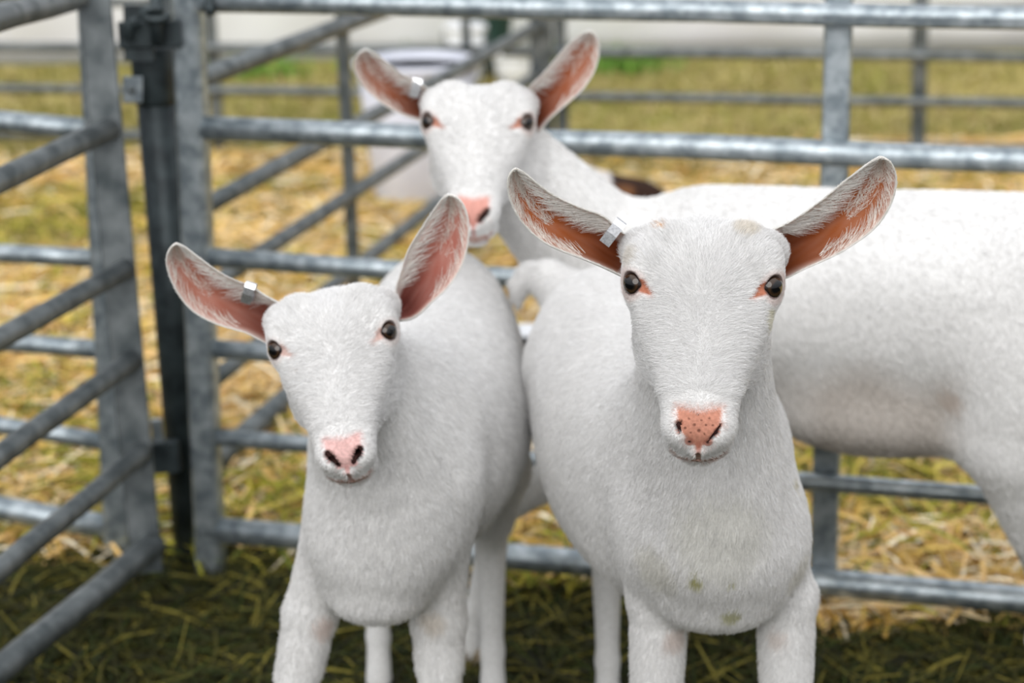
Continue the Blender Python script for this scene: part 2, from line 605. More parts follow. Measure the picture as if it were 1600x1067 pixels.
hb = P(225, 45, 3.56)
t = thing('hinge_bracket', 'dark steel coupling bracket joining the hurdle tops above the dark post', 'bracket', hb)
link('plate', mesh_np('plate', *bar(P(186, 55, 3.57), P(282, 52, 3.57), .045, .012, np.array([0, 0, 1.0])), smooth=False), M_DARKST, t)
link('plate', mesh_np('plate', *bar(P(218, 95, 3.575), P(216, 8, 3.58), .05, .012), smooth=False), M_DARKST, t)
link('hook', mesh_np('hook', *tube([P(200, 62, 3.55), P(203, 36, 3.55), P(208, 30, 3.55), P(214, 42, 3.55)], .007, 10)), M_DARKST, t)
V, Fc = tube([P(244, 22 + 9 * math.sin(a), 3.54) + np.array([.022 * math.cos(a), 0, 0]) for a in np.linspace(0, math.pi * 1.7, 12)], .007, 10)
link('ring', mesh_np('ring', V, Fc), M_DARKST, t)
link('pin', mesh_np('pin', *tube([P(246, 70, 3.55), P(243, -20, 3.56)], .011, 12)), M_DARKST, t)

cb = P(208, 148, 3.6)
t = thing('hinge_bracket', 'small pale steel link plate just below the coupling, left of the dark post', 'bracket', cb)
link('plate', mesh_np('plate', *bar(P(192, 140, 3.6), P(222, 140, 3.61), .045, .010, np.array([0, 0, 1.0])), smooth=False), M_GALV, t)
link('bolt', mesh_np('bolt', *tube([P(206, 140, 3.585), P(206, 140, 3.605)], .007, 8)), M_GALVD, t)
k = P(325, 12, 3.56)
t = thing('coupling_pin', 'small dark pin head where the top rail meets the pale post', 'pin', k)
link('pin_head', mesh_np('pin_head', *tube([P(322, 16, 3.56), P(334, 12, 3.56)], .012, 14)), M_DARKST, t)
link('pin_shank', mesh_np('pin_shank', *tube([P(327, 20, 3.56), P(327, -18, 3.57)], .006, 10)), M_DARKST, t)


# ------------------------------------------------------------------ background things
def wall():
    n = 120
    xs = np.linspace(-7, 7, n)
    V, Fc = [], []
    zs = [0.02, .10, .16, .6, 1.2, 2.2]
    for x in xs:
        sag = .015 * math.sin(x * 9) + .01 * math.sin(x * 23)
        for z in zs:
            V.append((x, 10.0 + (.03 if z < .12 else 0) + sag * (z > .1), z))
    m = len(zs)
    for i in range(n - 1):
        for j in range(m - 1):
            Fc.append((i * m + j, (i + 1) * m + j, (i + 1) * m + j + 1, i * m + j + 1))
    me = mesh_np('wall_back', V, Fc)
    o = link('wall_back', me, M_TENT)
    sm = o.modifiers.new('thickness', 'SOLIDIFY'); sm.thickness = .02
    o['kind'] = 'structure'
    V, Fc = bar((-7, 9.96, .02), (7, 9.96, .02), .035, .03, np.array([0, 0, 1.0]))  # grey strip added to stand for the shadow band along the wall's foot
    o2 = link('shade_strip_1', mesh_np('shade_strip_1', V, Fc, smooth=False), M_GREYB)
    o2['kind'] = 'structure'


wall()


def lathe(c, prof, seg=40, ax=np.array([0, 0, 1.0]), closed=True):
    V, Fc = [], []
    for (r, z) in prof:
        for k in range(seg):
            an = 2 * math.pi * k / seg
            V.append(np.asarray(c) + np.array([r * math.cos(an), r * math.sin(an), z]))
    for i in range(len(prof) - 1):
        for k in range(seg):
            Fc.append((i * seg + k, i * seg + (k + 1) % seg, (i + 1) * seg + (k + 1) % seg, (i + 1) * seg + k))
    Fc.append(tuple(range(seg))[::-1])
    Fc.append(tuple((len(prof) - 1) * seg + k for k in range(seg)))
    return V, Fc


def bucket(label, c, r0, r1, h, m=None, name='bucket', cat='bucket', rim=.012):
    t = thing(name, label, cat, c)
    c = np.array(c, float)
    prof = [(r0 - .03 * r0 / .18, 0), (r0, .03 * h / .4), (r0 + (r1 - r0) * .5, h * .5), (r1, h), (r1 - .008, h), (r0 + (r1 - r0) * .5 - .008, h * .5), (r0 - .01, .02)]
    link('body', mesh_np('body', *lathe(c, prof)), m or M_TUB, t)
    pr = [(r1, h - rim * 2), (r1 + rim, h - rim * 1.6), (r1 + rim, h - rim * .2), (r1 - .004, h + .004), (r1 - .008, h - rim * 2)]
    link('rim', mesh_np('rim', *lathe(c, pr)), m or M_TUB, t)
    pts = [c + np.array([(r1 + .012) * math.cos(a), -.02 + -.12 * math.sin(a) * .5, h - .03 - .10 * math.sin(a)]) for a in np.linspace(0, math.pi, 16)]
    link('handle', mesh_np('handle', *tube(pts, .004, 8)), M_GALVD, t)
    return t


bt = PZ(655, 333, 0.0)
bucket('large white plastic tub on the straw behind the far goat\'s head', (bt[0], bt[1] + .15, 0), .150, .195, .47, name='plastic_tub', cat='tub')
b2 = P(728, 80, 9.3)
M_BRIGHT = mat('bright_white_plastic', rough=.35, noise=(9, 2, (.86, .88, .92), (.93, .94, .96)))
bucket('tall white bucket by the far wall, above the far goat\'s forehead', (P(726, 90, 9.0)[0], 9.2, 0), .075, .085, .26, M_BRIGHT)
bucket('small white bucket by the far wall, right of the dark sack', (P(803, 90, 9.0)[0], 9.2, 0), .075, .09, .14, M_BRIGHT)
b4 = P(806, 640, 4.05)
bucket('white bucket on the straw seen in the gap between the two front goats', (b4[0] + .02, 4.22, 0), .085, .10, .27, M_BRIGHT)

# dark sack hanging against the far wall
sc_ = P(766, 60, 9.45)
V, Fc = lathe((sc_[0], 9.45, 0), [(.03, 0), (.075, .04), (.085, .12), (.10, .22), (.12, .34), (.13, .42), (.05, .46)], 18)
V = [v + rng.normal(0, .004, 3) for v in V]
t = thing('sack', 'dark green sack standing between two white buckets by the far wall', 'sack', (sc_[0], 9.45, 0))
link('body', mesh_np('body', V, Fc), mat('dark_sack', rough=.6, noise=(14, 3, (.01, .03, .02), (.02, .07, .05))), t)
link('tie', mesh_np('tie', *lathe((sc_[0], 9.45, .445), [(.05, 0), (.06, .006), (.05, .014)], 14)), M_GALVD, t)
# teal crate beside it
tcx = P(746, 60, 9.6)[0]
t = thing('crate', 'pale teal crate just left of the dark sack by the far wall', 'crate', (tcx, 9.6, 0))
M_TEAL = mat('teal_plastic', rough=.4, color=(.30, .62, .52), noise=(5, 2, (.28, .58, .48), (.42, .74, .62)))
for i in range(4):
    z = .03 + i * .08
    link('side_slat', mesh_np('side_slat', *bar((tcx - .06, 9.55, z), (tcx + .06, 9.55, z), .06, .014, np.array([0, 0, 1.0])), smooth=False), M_TEAL, t)
    link('side_slat', mesh_np('side_slat', *bar((tcx - .06, 9.65, z), (tcx + .06, 9.65, z), .06, .014, np.array([0, 0, 1.0])), smooth=False), M_TEAL, t)
for sx_ in (-.06, .06):
    link('end_panel', mesh_np('end_panel', *bar((tcx + sx_, 9.6, 0), (tcx + sx_, 9.6, .31), .012, .11), smooth=False), M_TEAL, t)


# ================================================================== goats: implicit surfaces
def smin(a, b, k):
    h = np.maximum(k - np.abs(a - b), 0) / k
    return np.minimum(a, b) - h * h * k * .25


def smax(a, b, k):
    return -smin(-a, -b, k)


def rcone(Pn, a, b, ra, rb):
    a = np.asarray(a, float); b = np.asarray(b, float)
    ba = b - a
    l2 = ba.dot(ba)
    t = np.clip(((Pn - a) @ ba) / l2, 0, 1)
    q = Pn - a - t[:, None] * ba
    t2 = t * t * (3 - 2 * t) * .35 + t * .65
    return np.sqrt((q * q).sum(1)) - (ra + (rb - ra) * t2)


def ellip(Pn, c, r, R=None):
    q = Pn - np.asarray(c, float)
    if R is not None:
        q = q @ R.T
    r = np.asarray(r, float)
    k0 = np.sqrt(((q / r) ** 2).sum(1))
    k1 = np.sqrt(((q / (r * r)) ** 2).sum(1)) + 1e-9
    s_ = np.clip(k0 / .8, 0, 1); s_ = s_ * s_ * (3 - 2 * s_)
    return (k0 - 1) * (r.min() * (1 - s_) + s_ * k0 / k1)


def pchip(x, y, n=240):
    x = np.asarray(x, float); y = np.asarray(y, float)
    h = np.diff(x); d = np.diff(y) / h
    m = np.zeros(len(x))
    for i in range(1, len(x) - 1):
        if d[i - 1] * d[i] > 0:
            w1 = 2 * h[i] + h[i - 1]; w2 = h[i] + 2 * h[i - 1]
            m[i] = (w1 + w2) / (w1 / d[i - 1] + w2 / d[i])
    m[0] = d[0]; m[-1] = d[-1]
    xx = np.linspace(x[0], x[-1], n)
    i = np.clip(np.searchsorted(x, xx) - 1, 0, len(x) - 2)
    s = (xx - x[i]) / h[i]
    yy = ((1 + 2 * s) * (1 - s) ** 2 * y[i] + s * (1 - s) ** 2 * h[i] * m[i] + s * s * (3 - 2 * s) * y[i + 1] + s * s * (s - 1) * h[i] * m[i + 1])
    return xx, yy


class Loft:
    """implicit loft: local coords (x, t, u); tables of half width, centre u, up, down"""
    def __init__(self, ts, w, cu, up, dn, n=2.0):
        self.t, self.w = pchip(ts, w)
        _, self.cu = pchip(ts, cu)
        _, self.up = pchip(ts, up)
        _, self.dn = pchip(ts, dn)
        self.n = n
        self.a, self.b = ts[0], ts[-1]

    def __call__(self, q):
        x, t, u = q[:, 0], q[:, 1], q[:, 2]
        tc_ = np.clip(t, self.a, self.b)
        w = np.interp(tc_, self.t, self.w); cu = np.interp(tc_, self.t, self.cu)
        up = np.interp(tc_, self.t, self.up); dn = np.interp(tc_, self.t, self.dn)
        v = u - cu
        h = np.where(v > 0, up, dn)
        rho = (np.abs(x / w) ** self.n + np.abs(v / h) ** self.n) ** (1 / self.n)
        d = (rho - 1) * np.minimum(w, h)
        e = np.abs(t - tc_)
        return np.where(e > 0, np.sqrt(np.maximum(d, 0) ** 2 + e * e) + np.minimum(d, 0), d)


FACE = Loft([-82, -71, -50, -22, 8, 40, 70, 98, 122, 142, 156, 163],
            [24, 46, 61, 65, 65, 60, 49, 38.5, 34, 31, 23, 7],
            [-22, -16, -6, 0, -2, -6, -10, -12, -14, -17, -20, -22],
            [9, 17, 24, 34, 36, 33, 30, 26, 23.5, 22, 17, 6],
            [16, 36, 50, 55, 55, 48, 38, 30, 26, 29, 23, 6], 2.4)
JAW = Loft([-58, -40, -10, 25, 52, 78, 102, 128, 146, 155],
           [18, 42, 57, 62, 57, 41, 28, 24, 19, 6],
           [-48, -50, -52, -54, -54, -52, -50, -50, -50, -50],
           [16, 26, 32, 34, 30, 24, 18, 13, 9, 4],
           [14, 26, 32, 30, 24, 19, 16, 13, 10, 4], 2.1)
SY, SU = .815, -.58          # the head's frontal projection: y' = SY*t + SU*u


class Head:
    def __init__(self, eye_mid, beta, roll, yaw, s):
        b = math.radians(beta)
        ax = np.array([1.0, 0, 0]); af = np.array([0, -math.cos(b), -math.sin(b)]); au = np.array([0, -math.sin(b), math.cos(b)])
        ry = math.radians(roll); rz = math.radians(yaw)
        Ry = np.array([[math.cos(ry), 0, math.sin(ry)], [0, 1, 0], [-math.sin(ry), 0, math.cos(ry)]])
        Rz = np.array([[math.cos(rz), -math.sin(rz), 0], [math.sin(rz), math.cos(rz), 0], [0, 0, 1]])
        Q = Rz @ Ry
        self.R = np.stack([Q @ ax, Q @ af, Q @ au])
        self.o = np.asarray(eye_mid, float)
        self.k = s * .001
        self.ne = {}
        for sg in (-1, 1):
            n = unit([sg * .60, .44, .66])
            self.ne[sg] = n
        self.eyeC = {sg: np.array([sg * 60.0, 8.5, 13.0]) for sg in (-1, 1)}
        self.eyeR = 12.6

    def to(self, Pn):
        return (Pn - self.o) @ self.R.T / self.k

    def frm(self, q):
        return np.asarray(q, float) * self.k @ self.R + self.o

    def sdf_raw(self, Pn):
        q = self.to(Pn)
        d = FACE(q)
        d = smin(d, JAW(q), 16)
        for sg in (-1, 1):
            d = smin(d, ellip(q, (sg * 57, -1, 6), (16, 23, 21)), 12)          # orbit
            d = smin(d, ellip(q, (sg * 52, -12, 22), (17, 22, 14)), 12)        # brow
            d = smin(d, ellip(q, (sg * 34, -36, 14), (26, 21, 21)), 7)         # crown bumps
            d = smin(d, ellip(q, (sg * 58, -40, -4), (17, 16, 24)), 12)         # ear base
            d = smin(d, ellip(q, (sg * 15, 145, -13), (14, 15, 15)), 9)        # nostril wings
            d = smin(d, ellip(q, (sg * 11, 141, -39), (17, 18, 14)), 8)        # upper lips
        d = smin(d, ellip(q, (0, 137, -65), (19, 14, 8.5)), 4)                   # chin
        d = smax(d, -rcone(q, (0, -80, 30), (0, -28, 39), 11, 3), 12)              # groove between the bumps
        # sockets
        for sg in (-1, 1):
            c = self.eyeC[sg] + self.ne[sg] * 12.3
            qq = (q - c) * np.array([1.0, 1.0, 1.0])
            d = smax(d, -(np.sqrt((qq ** 2).sum(1)) - 10.3), 2.2)
            # canthus groove
            g = rcone(q, (sg * 56, 19, 25), (sg * 44, 27, 27), 3.8, 1.8)
            d = smax(d, -g, 3.0)
            # nostril: comma cut
            g = rcone(q, (sg * 17.5, 147, -3), (sg * 8, 158, -11), 3.0, 1.9)
            g = smin(g, rcone(q, (sg * 14.5, 151, -6), (sg * 12, 136, -14), 3.0, 3.0), 2)
            d = smax(d, -g, 2.0)
        # philtrum and mouth
        d = smax(d, -rcone(q, (0, 166, -22), (0, 158, -46), 1.5, 1.3), 2.5)
        for sg in (-1, 1):
            m_ = rcone(q, (0, 156, -54), (sg * 17, 148, -50), 2.0, 1.9)
            m_ = smin(m_, rcone(q, (sg * 17, 148, -50), (sg * 30, 124, -44), 1.4, 1.0), 1)
            m_ = smin(m_, rcone(q, (sg * 30, 124, -43), (sg * 33, 98, -38), 1.0, .6), 1)
            d = smax(d, -m_, 2.2)
        return d * self.k

    def colour(self, Pn, C, nose, pink):
        """markings of the head, in its own coordinates"""
        q = self.to(Pn)
        x, t, u = q.T
        y = SY * t + SU * u
        inh = (t > -95) & (t < 170) & (np.abs(x) < 85) & (u > -95)
        w = inh * 1.0
        nz = np.sin(x * 1.9 + y * .7) * np.sin(y * 2.3 - x * .9) * 1.1

        def put(C, m_, col):
            m_ = (np.clip(m_, 0, 1) * w)[:, None]
            return C * (1 - m_) + np.array(col) * m_
        ss = lambda e0, e1, v: (lambda z: z * z * (3 - 2 * z))(np.clip((v - e0) / (e1 - e0), 0, 1))
        # nose pad: shield
        hw = np.interp(y, [102, 112, 120, 128, 134, 141], [20, 20, 19, 15.5, 9.5, 3])
        pad = ss(2.5, -2.5, np.abs(x) - hw + nz) * ss(101, 111, y + nz * 1.6 + 4 * np.clip(np.abs(x) / 20, 0, 1) - 2) * ss(146, 141, y) * (t > 120)
        C = put(C, pad, nose)
        # pink around lips and philtrum
        C = put(C, .75 * ss(3.2, 1.4, np.abs(x)) * ss(134, 138, y) * ss(155, 152, y) * (t > 130), (nose[0] * .85, nose[1] * .7, nose[2] * .7))
        ml = np.interp(np.abs(x), [0, 17, 26], [155, 151, 143])
        C = put(C, .85 * ss(3.2, 1.2, np.abs(y - ml - 1.2)) * ss(27, 20, np.abs(x)) * (t > 115), (.50, .25, .19))
        for sg in (-1, 1):
            # nostril lining, with the hole's darkness painted in
            g = rcone(q, (sg * 17.5, 147, -3), (sg * 8, 158, -11), 3.0, 1.9)
            C = put(C, .9 * ss(4.2, 2.2, g) * (t > 120), (nose[0] * .8, nose[1] * .7, nose[2] * .7))
            g = np.minimum(g, rcone(q, (sg * 14.5, 151, -6), (sg * 12, 136, -14), 3.0, 3.0))
            C = put(C, ss(1.7, .5, g), (.04, .016, .014))
            # eye rim and inner corner
            e = np.sqrt(((q - self.eyeC[sg]) ** 2).sum(1))
            C = put(C, pink * .38 * ss(21, 15.5, e), (.62, .38, .32))
            g = rcone(q, (sg * 56, 18, 24), (sg * 42.5, 29, 25), 5.8, 2.6)
            C = put(C, pink * ss(2.0, -1.2, g), (.50, .19, .115))
            c2 = self.eyeC[sg] + self.ne[sg] * 10.5
            rr = np.sqrt(((q - c2) ** 2).sum(1))
            C = put(C, .9 * ss(12.6, 11.0, rr), (.12, .07, .06))
        return C


class Goat:
    def __init__(self):
        self.parts = []       # (fn, k)

    def add(self, fn, k):
        self.parts.append((fn, k))

    def sdf(self, Pn):
        d = None
        for fn, k in self.parts:
            v = fn(Pn)
            d = v if d is None else smin(d, v, k)
        return d


def sdf_chunk(g, Pn, n=200000):
    return np.concatenate([g.sdf(Pn[i:i + n]) for i in range(0, len(Pn), n)]) if len(Pn) else np.zeros(0)


def grad(g, Pn, e=.0006):
    G = np.zeros_like(Pn)
    for i in range(3):
        o = np.zeros(3); o[i] = e
        G[:, i] = (sdf_chunk(g, Pn + o) - sdf_chunk(g, Pn - o)) / (2 * e)
    return G


def surface(g, lo, hi, h):
    lo = np.asarray(lo); hi = np.asarray(hi)
    cs = 4
    n = (np.ceil((hi - lo) / (h * cs)).astype(int)) * cs + 1
    # coarse pass
    nc = (n - 1) // cs
    cx = [lo[i] + (np.arange(nc[i]) + .5) * h * cs for i in range(3)]
    CC = np.stack(np.meshgrid(*cx, indexing='ij'), -1).reshape(-1, 3)
    dc = sdf_chunk(g, CC)
    act = (np.abs(dc) < h * cs * 1.6).reshape(nc)
    V = np.repeat(np.repeat(np.repeat(np.where(dc.reshape(nc) < 0, -1.0, 1.0), cs, 0), cs, 1), cs, 2)
    V = np.pad(V, ((0, 1), (0, 1), (0, 1)), mode='edge')
    mk = np.repeat(np.repeat(np.repeat(act, cs, 0), cs, 1), cs, 2)
    mk2 = np.zeros(n, bool)
    for a_ in (0, 1):
        for b_ in (0, 1):
            for c_ in (0, 1):
                mk2[a_:a_ + mk.shape[0], b_:b_ + mk.shape[1], c_:c_ + mk.shape[2]] |= mk
    I = np.argwhere(mk2)
    V[tuple(I.T)] = sdf_chunk(g, lo + I * h)
    # surface nets
    S = V < 0
    cell = [slice(None, -1)] * 3
    cnt = np.zeros(np.array(V.shape) - 1, np.int8)
    for a_ in (0, 1):
        for b_ in (0, 1):
            for c_ in (0, 1):
                cnt += S[a_:V.shape[0] - 1 + a_, b_:V.shape[1] - 1 + b_, c_:V.shape[2] - 1 + c_]
    ci = np.argwhere((cnt > 0) & (cnt < 8))
    idm = -np.ones(cnt.shape, np.int64)
    idm[tuple(ci.T)] = np.arange(len(ci))
    acc = np.zeros((len(ci), 3)); num = np.zeros(len(ci))
    corners = [(a_, b_, c_) for a_ in (0, 1) for b_ in (0, 1) for c_ in (0, 1)]
    for p in corners:
        for ax_ in range(3):
            if p[ax_] == 0:
                q = list(p); q[ax_] = 1
                v0 = V[tuple((ci + p).T)]; v1 = V[tuple((ci + q).T)]
                m_ = (v0 < 0) != (v1 < 0)
                tt = np.where(m_, v0 / (v0 - v1 + 1e-12), 0)
                pt = ci + np.array(p, float)
                pt[:, ax_] += tt
                acc[m_] += pt[m_]; num[m_] += 1
    verts = lo + (acc / num[:, None]) * h
    quads = []
    for ax_ in range(3):
        o1, o2 = [(1, 2), (2, 0), (0, 1)][ax_]
        sh = [slice(None)] * 3
        s0 = list(sh); s1 = list(sh)
        s0[ax_] = slice(None, -1); s1[ax_] = slice(1, None)
        e = S[tuple(s0)] != S[tuple(s1)]
        E = np.argwhere(e)
        E = E[(E[:, o1] > 0) & (E[:, o2] > 0)]
        fl = S[tuple(E.T)]
        q = []
        for d1, d2 in ((0, 0), (-1, 0), (-1, -1), (0, -1)):
            c = E.copy(); c[:, o1] += d1; c[:, o2] += d2
            ok = np.ones(len(c), bool)
            c = np.clip(c, 0, np.array(idm.shape) - 1)
            q.append(idm[tuple(c.T)])
        Q = np.stack(q, -1)
        Q = Q[(Q >= 0).all(1)] if True else Q
        fl = fl[(np.stack(q, -1) >= 0).all(1)]
        Q[~fl] = Q[~fl][:, ::-1]
        quads.append(Q)
    return verts, np.concatenate(quads)


def refine(me_v, me_f, tests):
    """subdivide faces inside the given regions, one round per test"""
    me = mesh_np('tmp', me_v, me_f)
    bm = bmesh.new(); bm.from_mesh(me)
    for test in tests:
        bm.verts.ensure_lookup_table()
        co = np.array([v.co[:] for v in bm.verts])
        ins = test(co)
        for i, v in enumerate(bm.verts):
            v.tag = bool(ins[i])
        ed = [e for e in bm.edges if e.verts[0].tag and e.verts[1].tag]
        bmesh.ops.subdivide_edges(bm, edges=ed, cuts=1, use_grid_fill=True)
    bmesh.ops.triangulate(bm, faces=[f for f in bm.faces if len(f.verts) > 4])
    out = bpy.data.meshes.new('goat_body')
    bm.to_mesh(out); bm.free()
    bpy.data.meshes.remove(me)
    return out


# torso half widths / top / bottom, metres above ground, along the body from rump to chest
T_ST = dict(ts=[-.43, -.40, -.33, -.20, -.03, .12, .22, .28, .32, .34],
            w=[.03, .075, .118, .143, .157, .142, .115, .095, .07, .03],
            top=[.68, .725, .770, .785, .775, .770, .770, .74, .70, .66],
            bot=[.62, .575, .510, .440, .415, .425, .455, .48, .52, .59])


def make_goat(label, O, fwd, B, head, legs, neck, refs, colour, st=None, extra=(), ears=None, hair=None, tag_at=None, bounds=None, cr=.52, ne=2.15, h=.009, eyes=True, neckk=.05, group=None):
    st = st or T_ST
    O = np.array([O[0], O[1], 0.0])
    f = unit([fwd[0], fwd[1], 0]); r = np.array([f[1], -f[0], 0.0])
    if r[0] < 0:
        r = -r
    Rt = np.stack([r, f, [0, 0, 1.0]])
    top = np.array(st['top']) * B; bot = np.array(st['bot']) * B
    cu = top * cr + bot * (1 - cr)
    loft = Loft([t_ * B for t_ in st['ts']], [w_ * B for w_ in st['w']], cu, top - cu, cu - bot, ne)
    g = Goat()
    g.add(lambda q: loft((q - O) @ Rt.T), .03)

    def L(x, t_, z):
        return O + r * x * B + f * t_ * B + np.array([0, 0, z * B])
    hooves = []
    for chain, rad in legs(L):
        for i in range(len(chain) - 1):
            kk = .030 if i == 0 else .012
            g.add(lambda q, a=chain[i], b=chain[i + 1], ra=rad[i], rb=rad[i + 1]: rcone(q, a, b, ra, rb), kk)
        hooves.append((chain[-1], chain[-2]))
    for a_, b_, ra, rb, kk in neck(L, head):
        g.add(lambda q, a=a_, b=b_, ra=ra, rb=rb: rcone(q, a, b, ra, rb), kk)
    for fn, kk in extra:
        g.add(fn, kk)
    g.add(head.sdf_raw, .022)
    lo, hi = bounds
    v, q = surface(g, lo, hi, h)
    # head refinement
    def near(t0, x0, ymin, marg):
        def fn(co):
            l = head.to(co)
            y = SY * l[:, 1] + SU * l[:, 2]
            return (l[:, 1] > t0) & (np.abs(l[:, 0]) < x0) & (y > ymin) & (y < 175) & (l[:, 1] < 185) & (l[:, 2] > -95)
        return fn
    tests = [near(-110, 100, -90, 0)]
    if refs >= 2:
        tests.append(near(-90, 95, -80, 0))
    if refs >= 3:
        def fine(co):
            l = head.to(co)
            y = SY * l[:, 1] + SU * l[:, 2]
            nose = (l[:, 1] > 92) & (y > 98)
            ey = np.zeros(len(l), bool)
            for sg in (-1, 1):
                ey |= (((l - head.eyeC[sg]) ** 2).sum(1) < 28 ** 2)
            return nose | ey
        tests.append(fine)
    me = refine(v, q, tests)
    n = len(me.vertices)
    co = np.zeros(n * 3, np.float32); me.vertices.foreach_get('co', co)
    co = co.reshape(-1, 3).astype(float)
    for it in range(2):
        d = sdf_chunk(g, co); G = grad(g, co)
        gn = (G * G).sum(1)
        stp = np.clip(d / np.maximum(gn, .2), -.004, .004)
        co -= G * stp[:, None]
    me.vertices.foreach_set('co', co.astype(np.float32).ravel())
    me.update()
    me.polygons.foreach_set('use_smooth', np.ones(len(me.polygons), bool))
    C = colour(co, head)
    ca = me.color_attributes.new('Col', 'FLOAT_COLOR', 'POINT')
    c4 = np.ones((n, 4), np.float32); c4[:, :3] = C
    ca.data.foreach_set('color', c4.ravel())
    t = thing('goat', label, 'goat', (O[0], O[1], 0), group)
    body = link('body', me, M_FUR, t)
    # eyes
    if eyes:
        for sg in (-1, 1):
            eye(head, sg, t)
    for foot, above in hooves:
        hoof(foot, above, t, B)
    em = {}
    if ears:
        for key, e in ears.items():
            em[key] = ear(head, t, **e)
    if tag_at:
        ear_tag(em[tag_at['ear']], tag_at, t)
    if hair:
        coat(me, g, head, co, C, hair, t, f)
    return t, g, head


def eye(head, sg, t):
    c = head.frm(head.eyeC[sg]); R_ = head.eyeR * head.k
    nrm = head.ne[sg] @ head.R
    # horizontal axis of the pupil: along the face
    hx = unit(np.cross(head.R[2], nrm)); vy = np.cross(nrm, hx)
    n1, n2 = 40, 48
    V, C = [], []
    for i in range(n1 + 1):
        ph = math.pi * i / n1
        for k_ in range(n2):
            th = 2 * math.pi * k_ / n2
            a_, b_ = math.sin(ph) * math.cos(th), math.sin(ph) * math.sin(th)
            bulge = 1 + .05 * max(0, math.cos(ph) - .6)
            V.append(c + R_ * bulge * (nrm * math.cos(ph) + hx * a_ + vy * b_))
            pupil = (a_ / .52) ** 2 + (b_ / .34) ** 2
            rr = math.hypot(a_, b_)
            if pupil < 1:
                col = (.003, .003, .004)
            elif rr < .70:
                w_ = min(1, (pupil - 1) * 1.5)
                col = (.012 + .035 * w_, .008 + .016 * w_, .006 + .006 * w_)
            else:
                col = (.02, .012, .010)
            C.append(col)
    Fc = []
    for i in range(n1):
        for k_ in range(n2):
            k2 = (k_ + 1) % n2
            Fc.append((i * n2 + k_, i * n2 + k2, (i + 1) * n2 + k2, (i + 1) * n2 + k_))
    link('eye', mesh_np('eye', V, Fc, np.array(C)), M_EYE, t)


def hoof(foot, above, t, B):
    foot = np.array(foot)
    V, Fc = [], []
    dirf = np.array([0, -1.0, 0])
    for sd in (-1, 1):
        o = len(V)
        cx = foot[0] + sd * .011 * B
        ring = []
        for j, (z, w_, l0, l1) in enumerate(((0, .0105, -.022, .034), (.006, .0115, -.022, .036), (.028, .0105, -.018, .022), (.042, .006, -.012, .010))):
            for k_ in range(10):
                an = 2 * math.pi * k_ / 10
                yy = math.sin(an)
                V.append((cx + w_ * B * math.cos(an), foot[1] - (l1 if yy > 0 else -l0) * yy * B, z * B + .001))
        for j in range(3):
            for k_ in range(10):
                Fc.append((o + j * 10 + k_, o + j * 10 + (k_ + 1) % 10, o + (j + 1) * 10 + (k_ + 1) % 10, o + (j + 1) * 10 + k_))
        Fc.append(tuple(o + k_ for k_ in range(10))[::-1]); Fc.append(tuple(o + 30 + k_ for k_ in range(10)))
    link('hoof', mesh_np('hoof', V, Fc), M_HOOF, t)


def resample(pts, n):
    pts = np.asarray(pts, float)
    s = np.concatenate([[0], np.cumsum(np.linalg.norm(np.diff(pts, axis=0), axis=1))])
    tt = np.linspace(0, 1, n) * s[-1]
    return np.stack([np.interp(tt, s, pts[:, i]) for i in range(pts.shape[1])], -1)


def smooth_poly(p, it=3):
    p = np.array(p, float)
    for _ in range(it):
        p[1:-1] = p[1:-1] * .5 + (p[:-2] + p[2:]) * .25
    return p


def hair_curves(name, roots, pts, cols, rad, m, parent, kind=True):
    """pts: (n, k, 3)"""
    n, k_ = pts.shape[:2]
    hc = bpy.data.hair_curves.new(name)
    hc.add_curves([k_] * n)
    hc.attributes['position'].data.foreach_set('vector', pts.astype(np.float32).ravel())
    ra = hc.attributes.get('radius') or hc.attributes.new('radius', 'FLOAT', 'POINT')
    prof = np.linspace(1, .35, k_)
    ra.data.foreach_set('value', (rad[:, None] * prof[None]).astype(np.float32).ravel())
    ca = hc.attributes.new('Col', 'FLOAT_COLOR', 'CURVE')
    c4 = np.ones((n, 4), np.float32); c4[:, :3] = cols
    ca.data.foreach_set('color', c4.ravel())
    hc.materials.append(m)
    o = bpy.data.objects.new(name, hc)
    COL.objects.link(o)
    o.parent = parent
    o.matrix_parent_inverse = Matrix.Translation(-Vector(world_loc(parent)))
    o['kind'] = 'stuff'
    return o


def ear_outline(upper, lower, n):
    up = np.asarray(upper, float); lo = np.asarray(lower, float)
    pts = np.concatenate([up, lo[::-1][1:]]); tip = up[-1].copy()
    for _ in range(3):      # corner cutting keeps the outline but rounds it
        q = [pts[0]]
        for a_, b_ in zip(pts[:-1], pts[1:]):
            q += [a_ * .75 + b_ * .25, a_ * .25 + b_ * .75]
        pts = np.array(q + [pts[-1]])
    k = int(np.argmin(((pts - tip) ** 2).sum(1)))
    out = []
    for c in (pts[:k + 1], pts[k:][::-1]):
        s = np.concatenate([[0], np.cumsum(np.linalg.norm(np.diff(c, axis=0), axis=1))])
        tt = (1 - (1 - np.linspace(0, 1, n)) ** 1.7) * s[-1]
        out.append(np.stack([np.interp(tt, s, c[:, i]) for i in range(2)], -1))
    return out


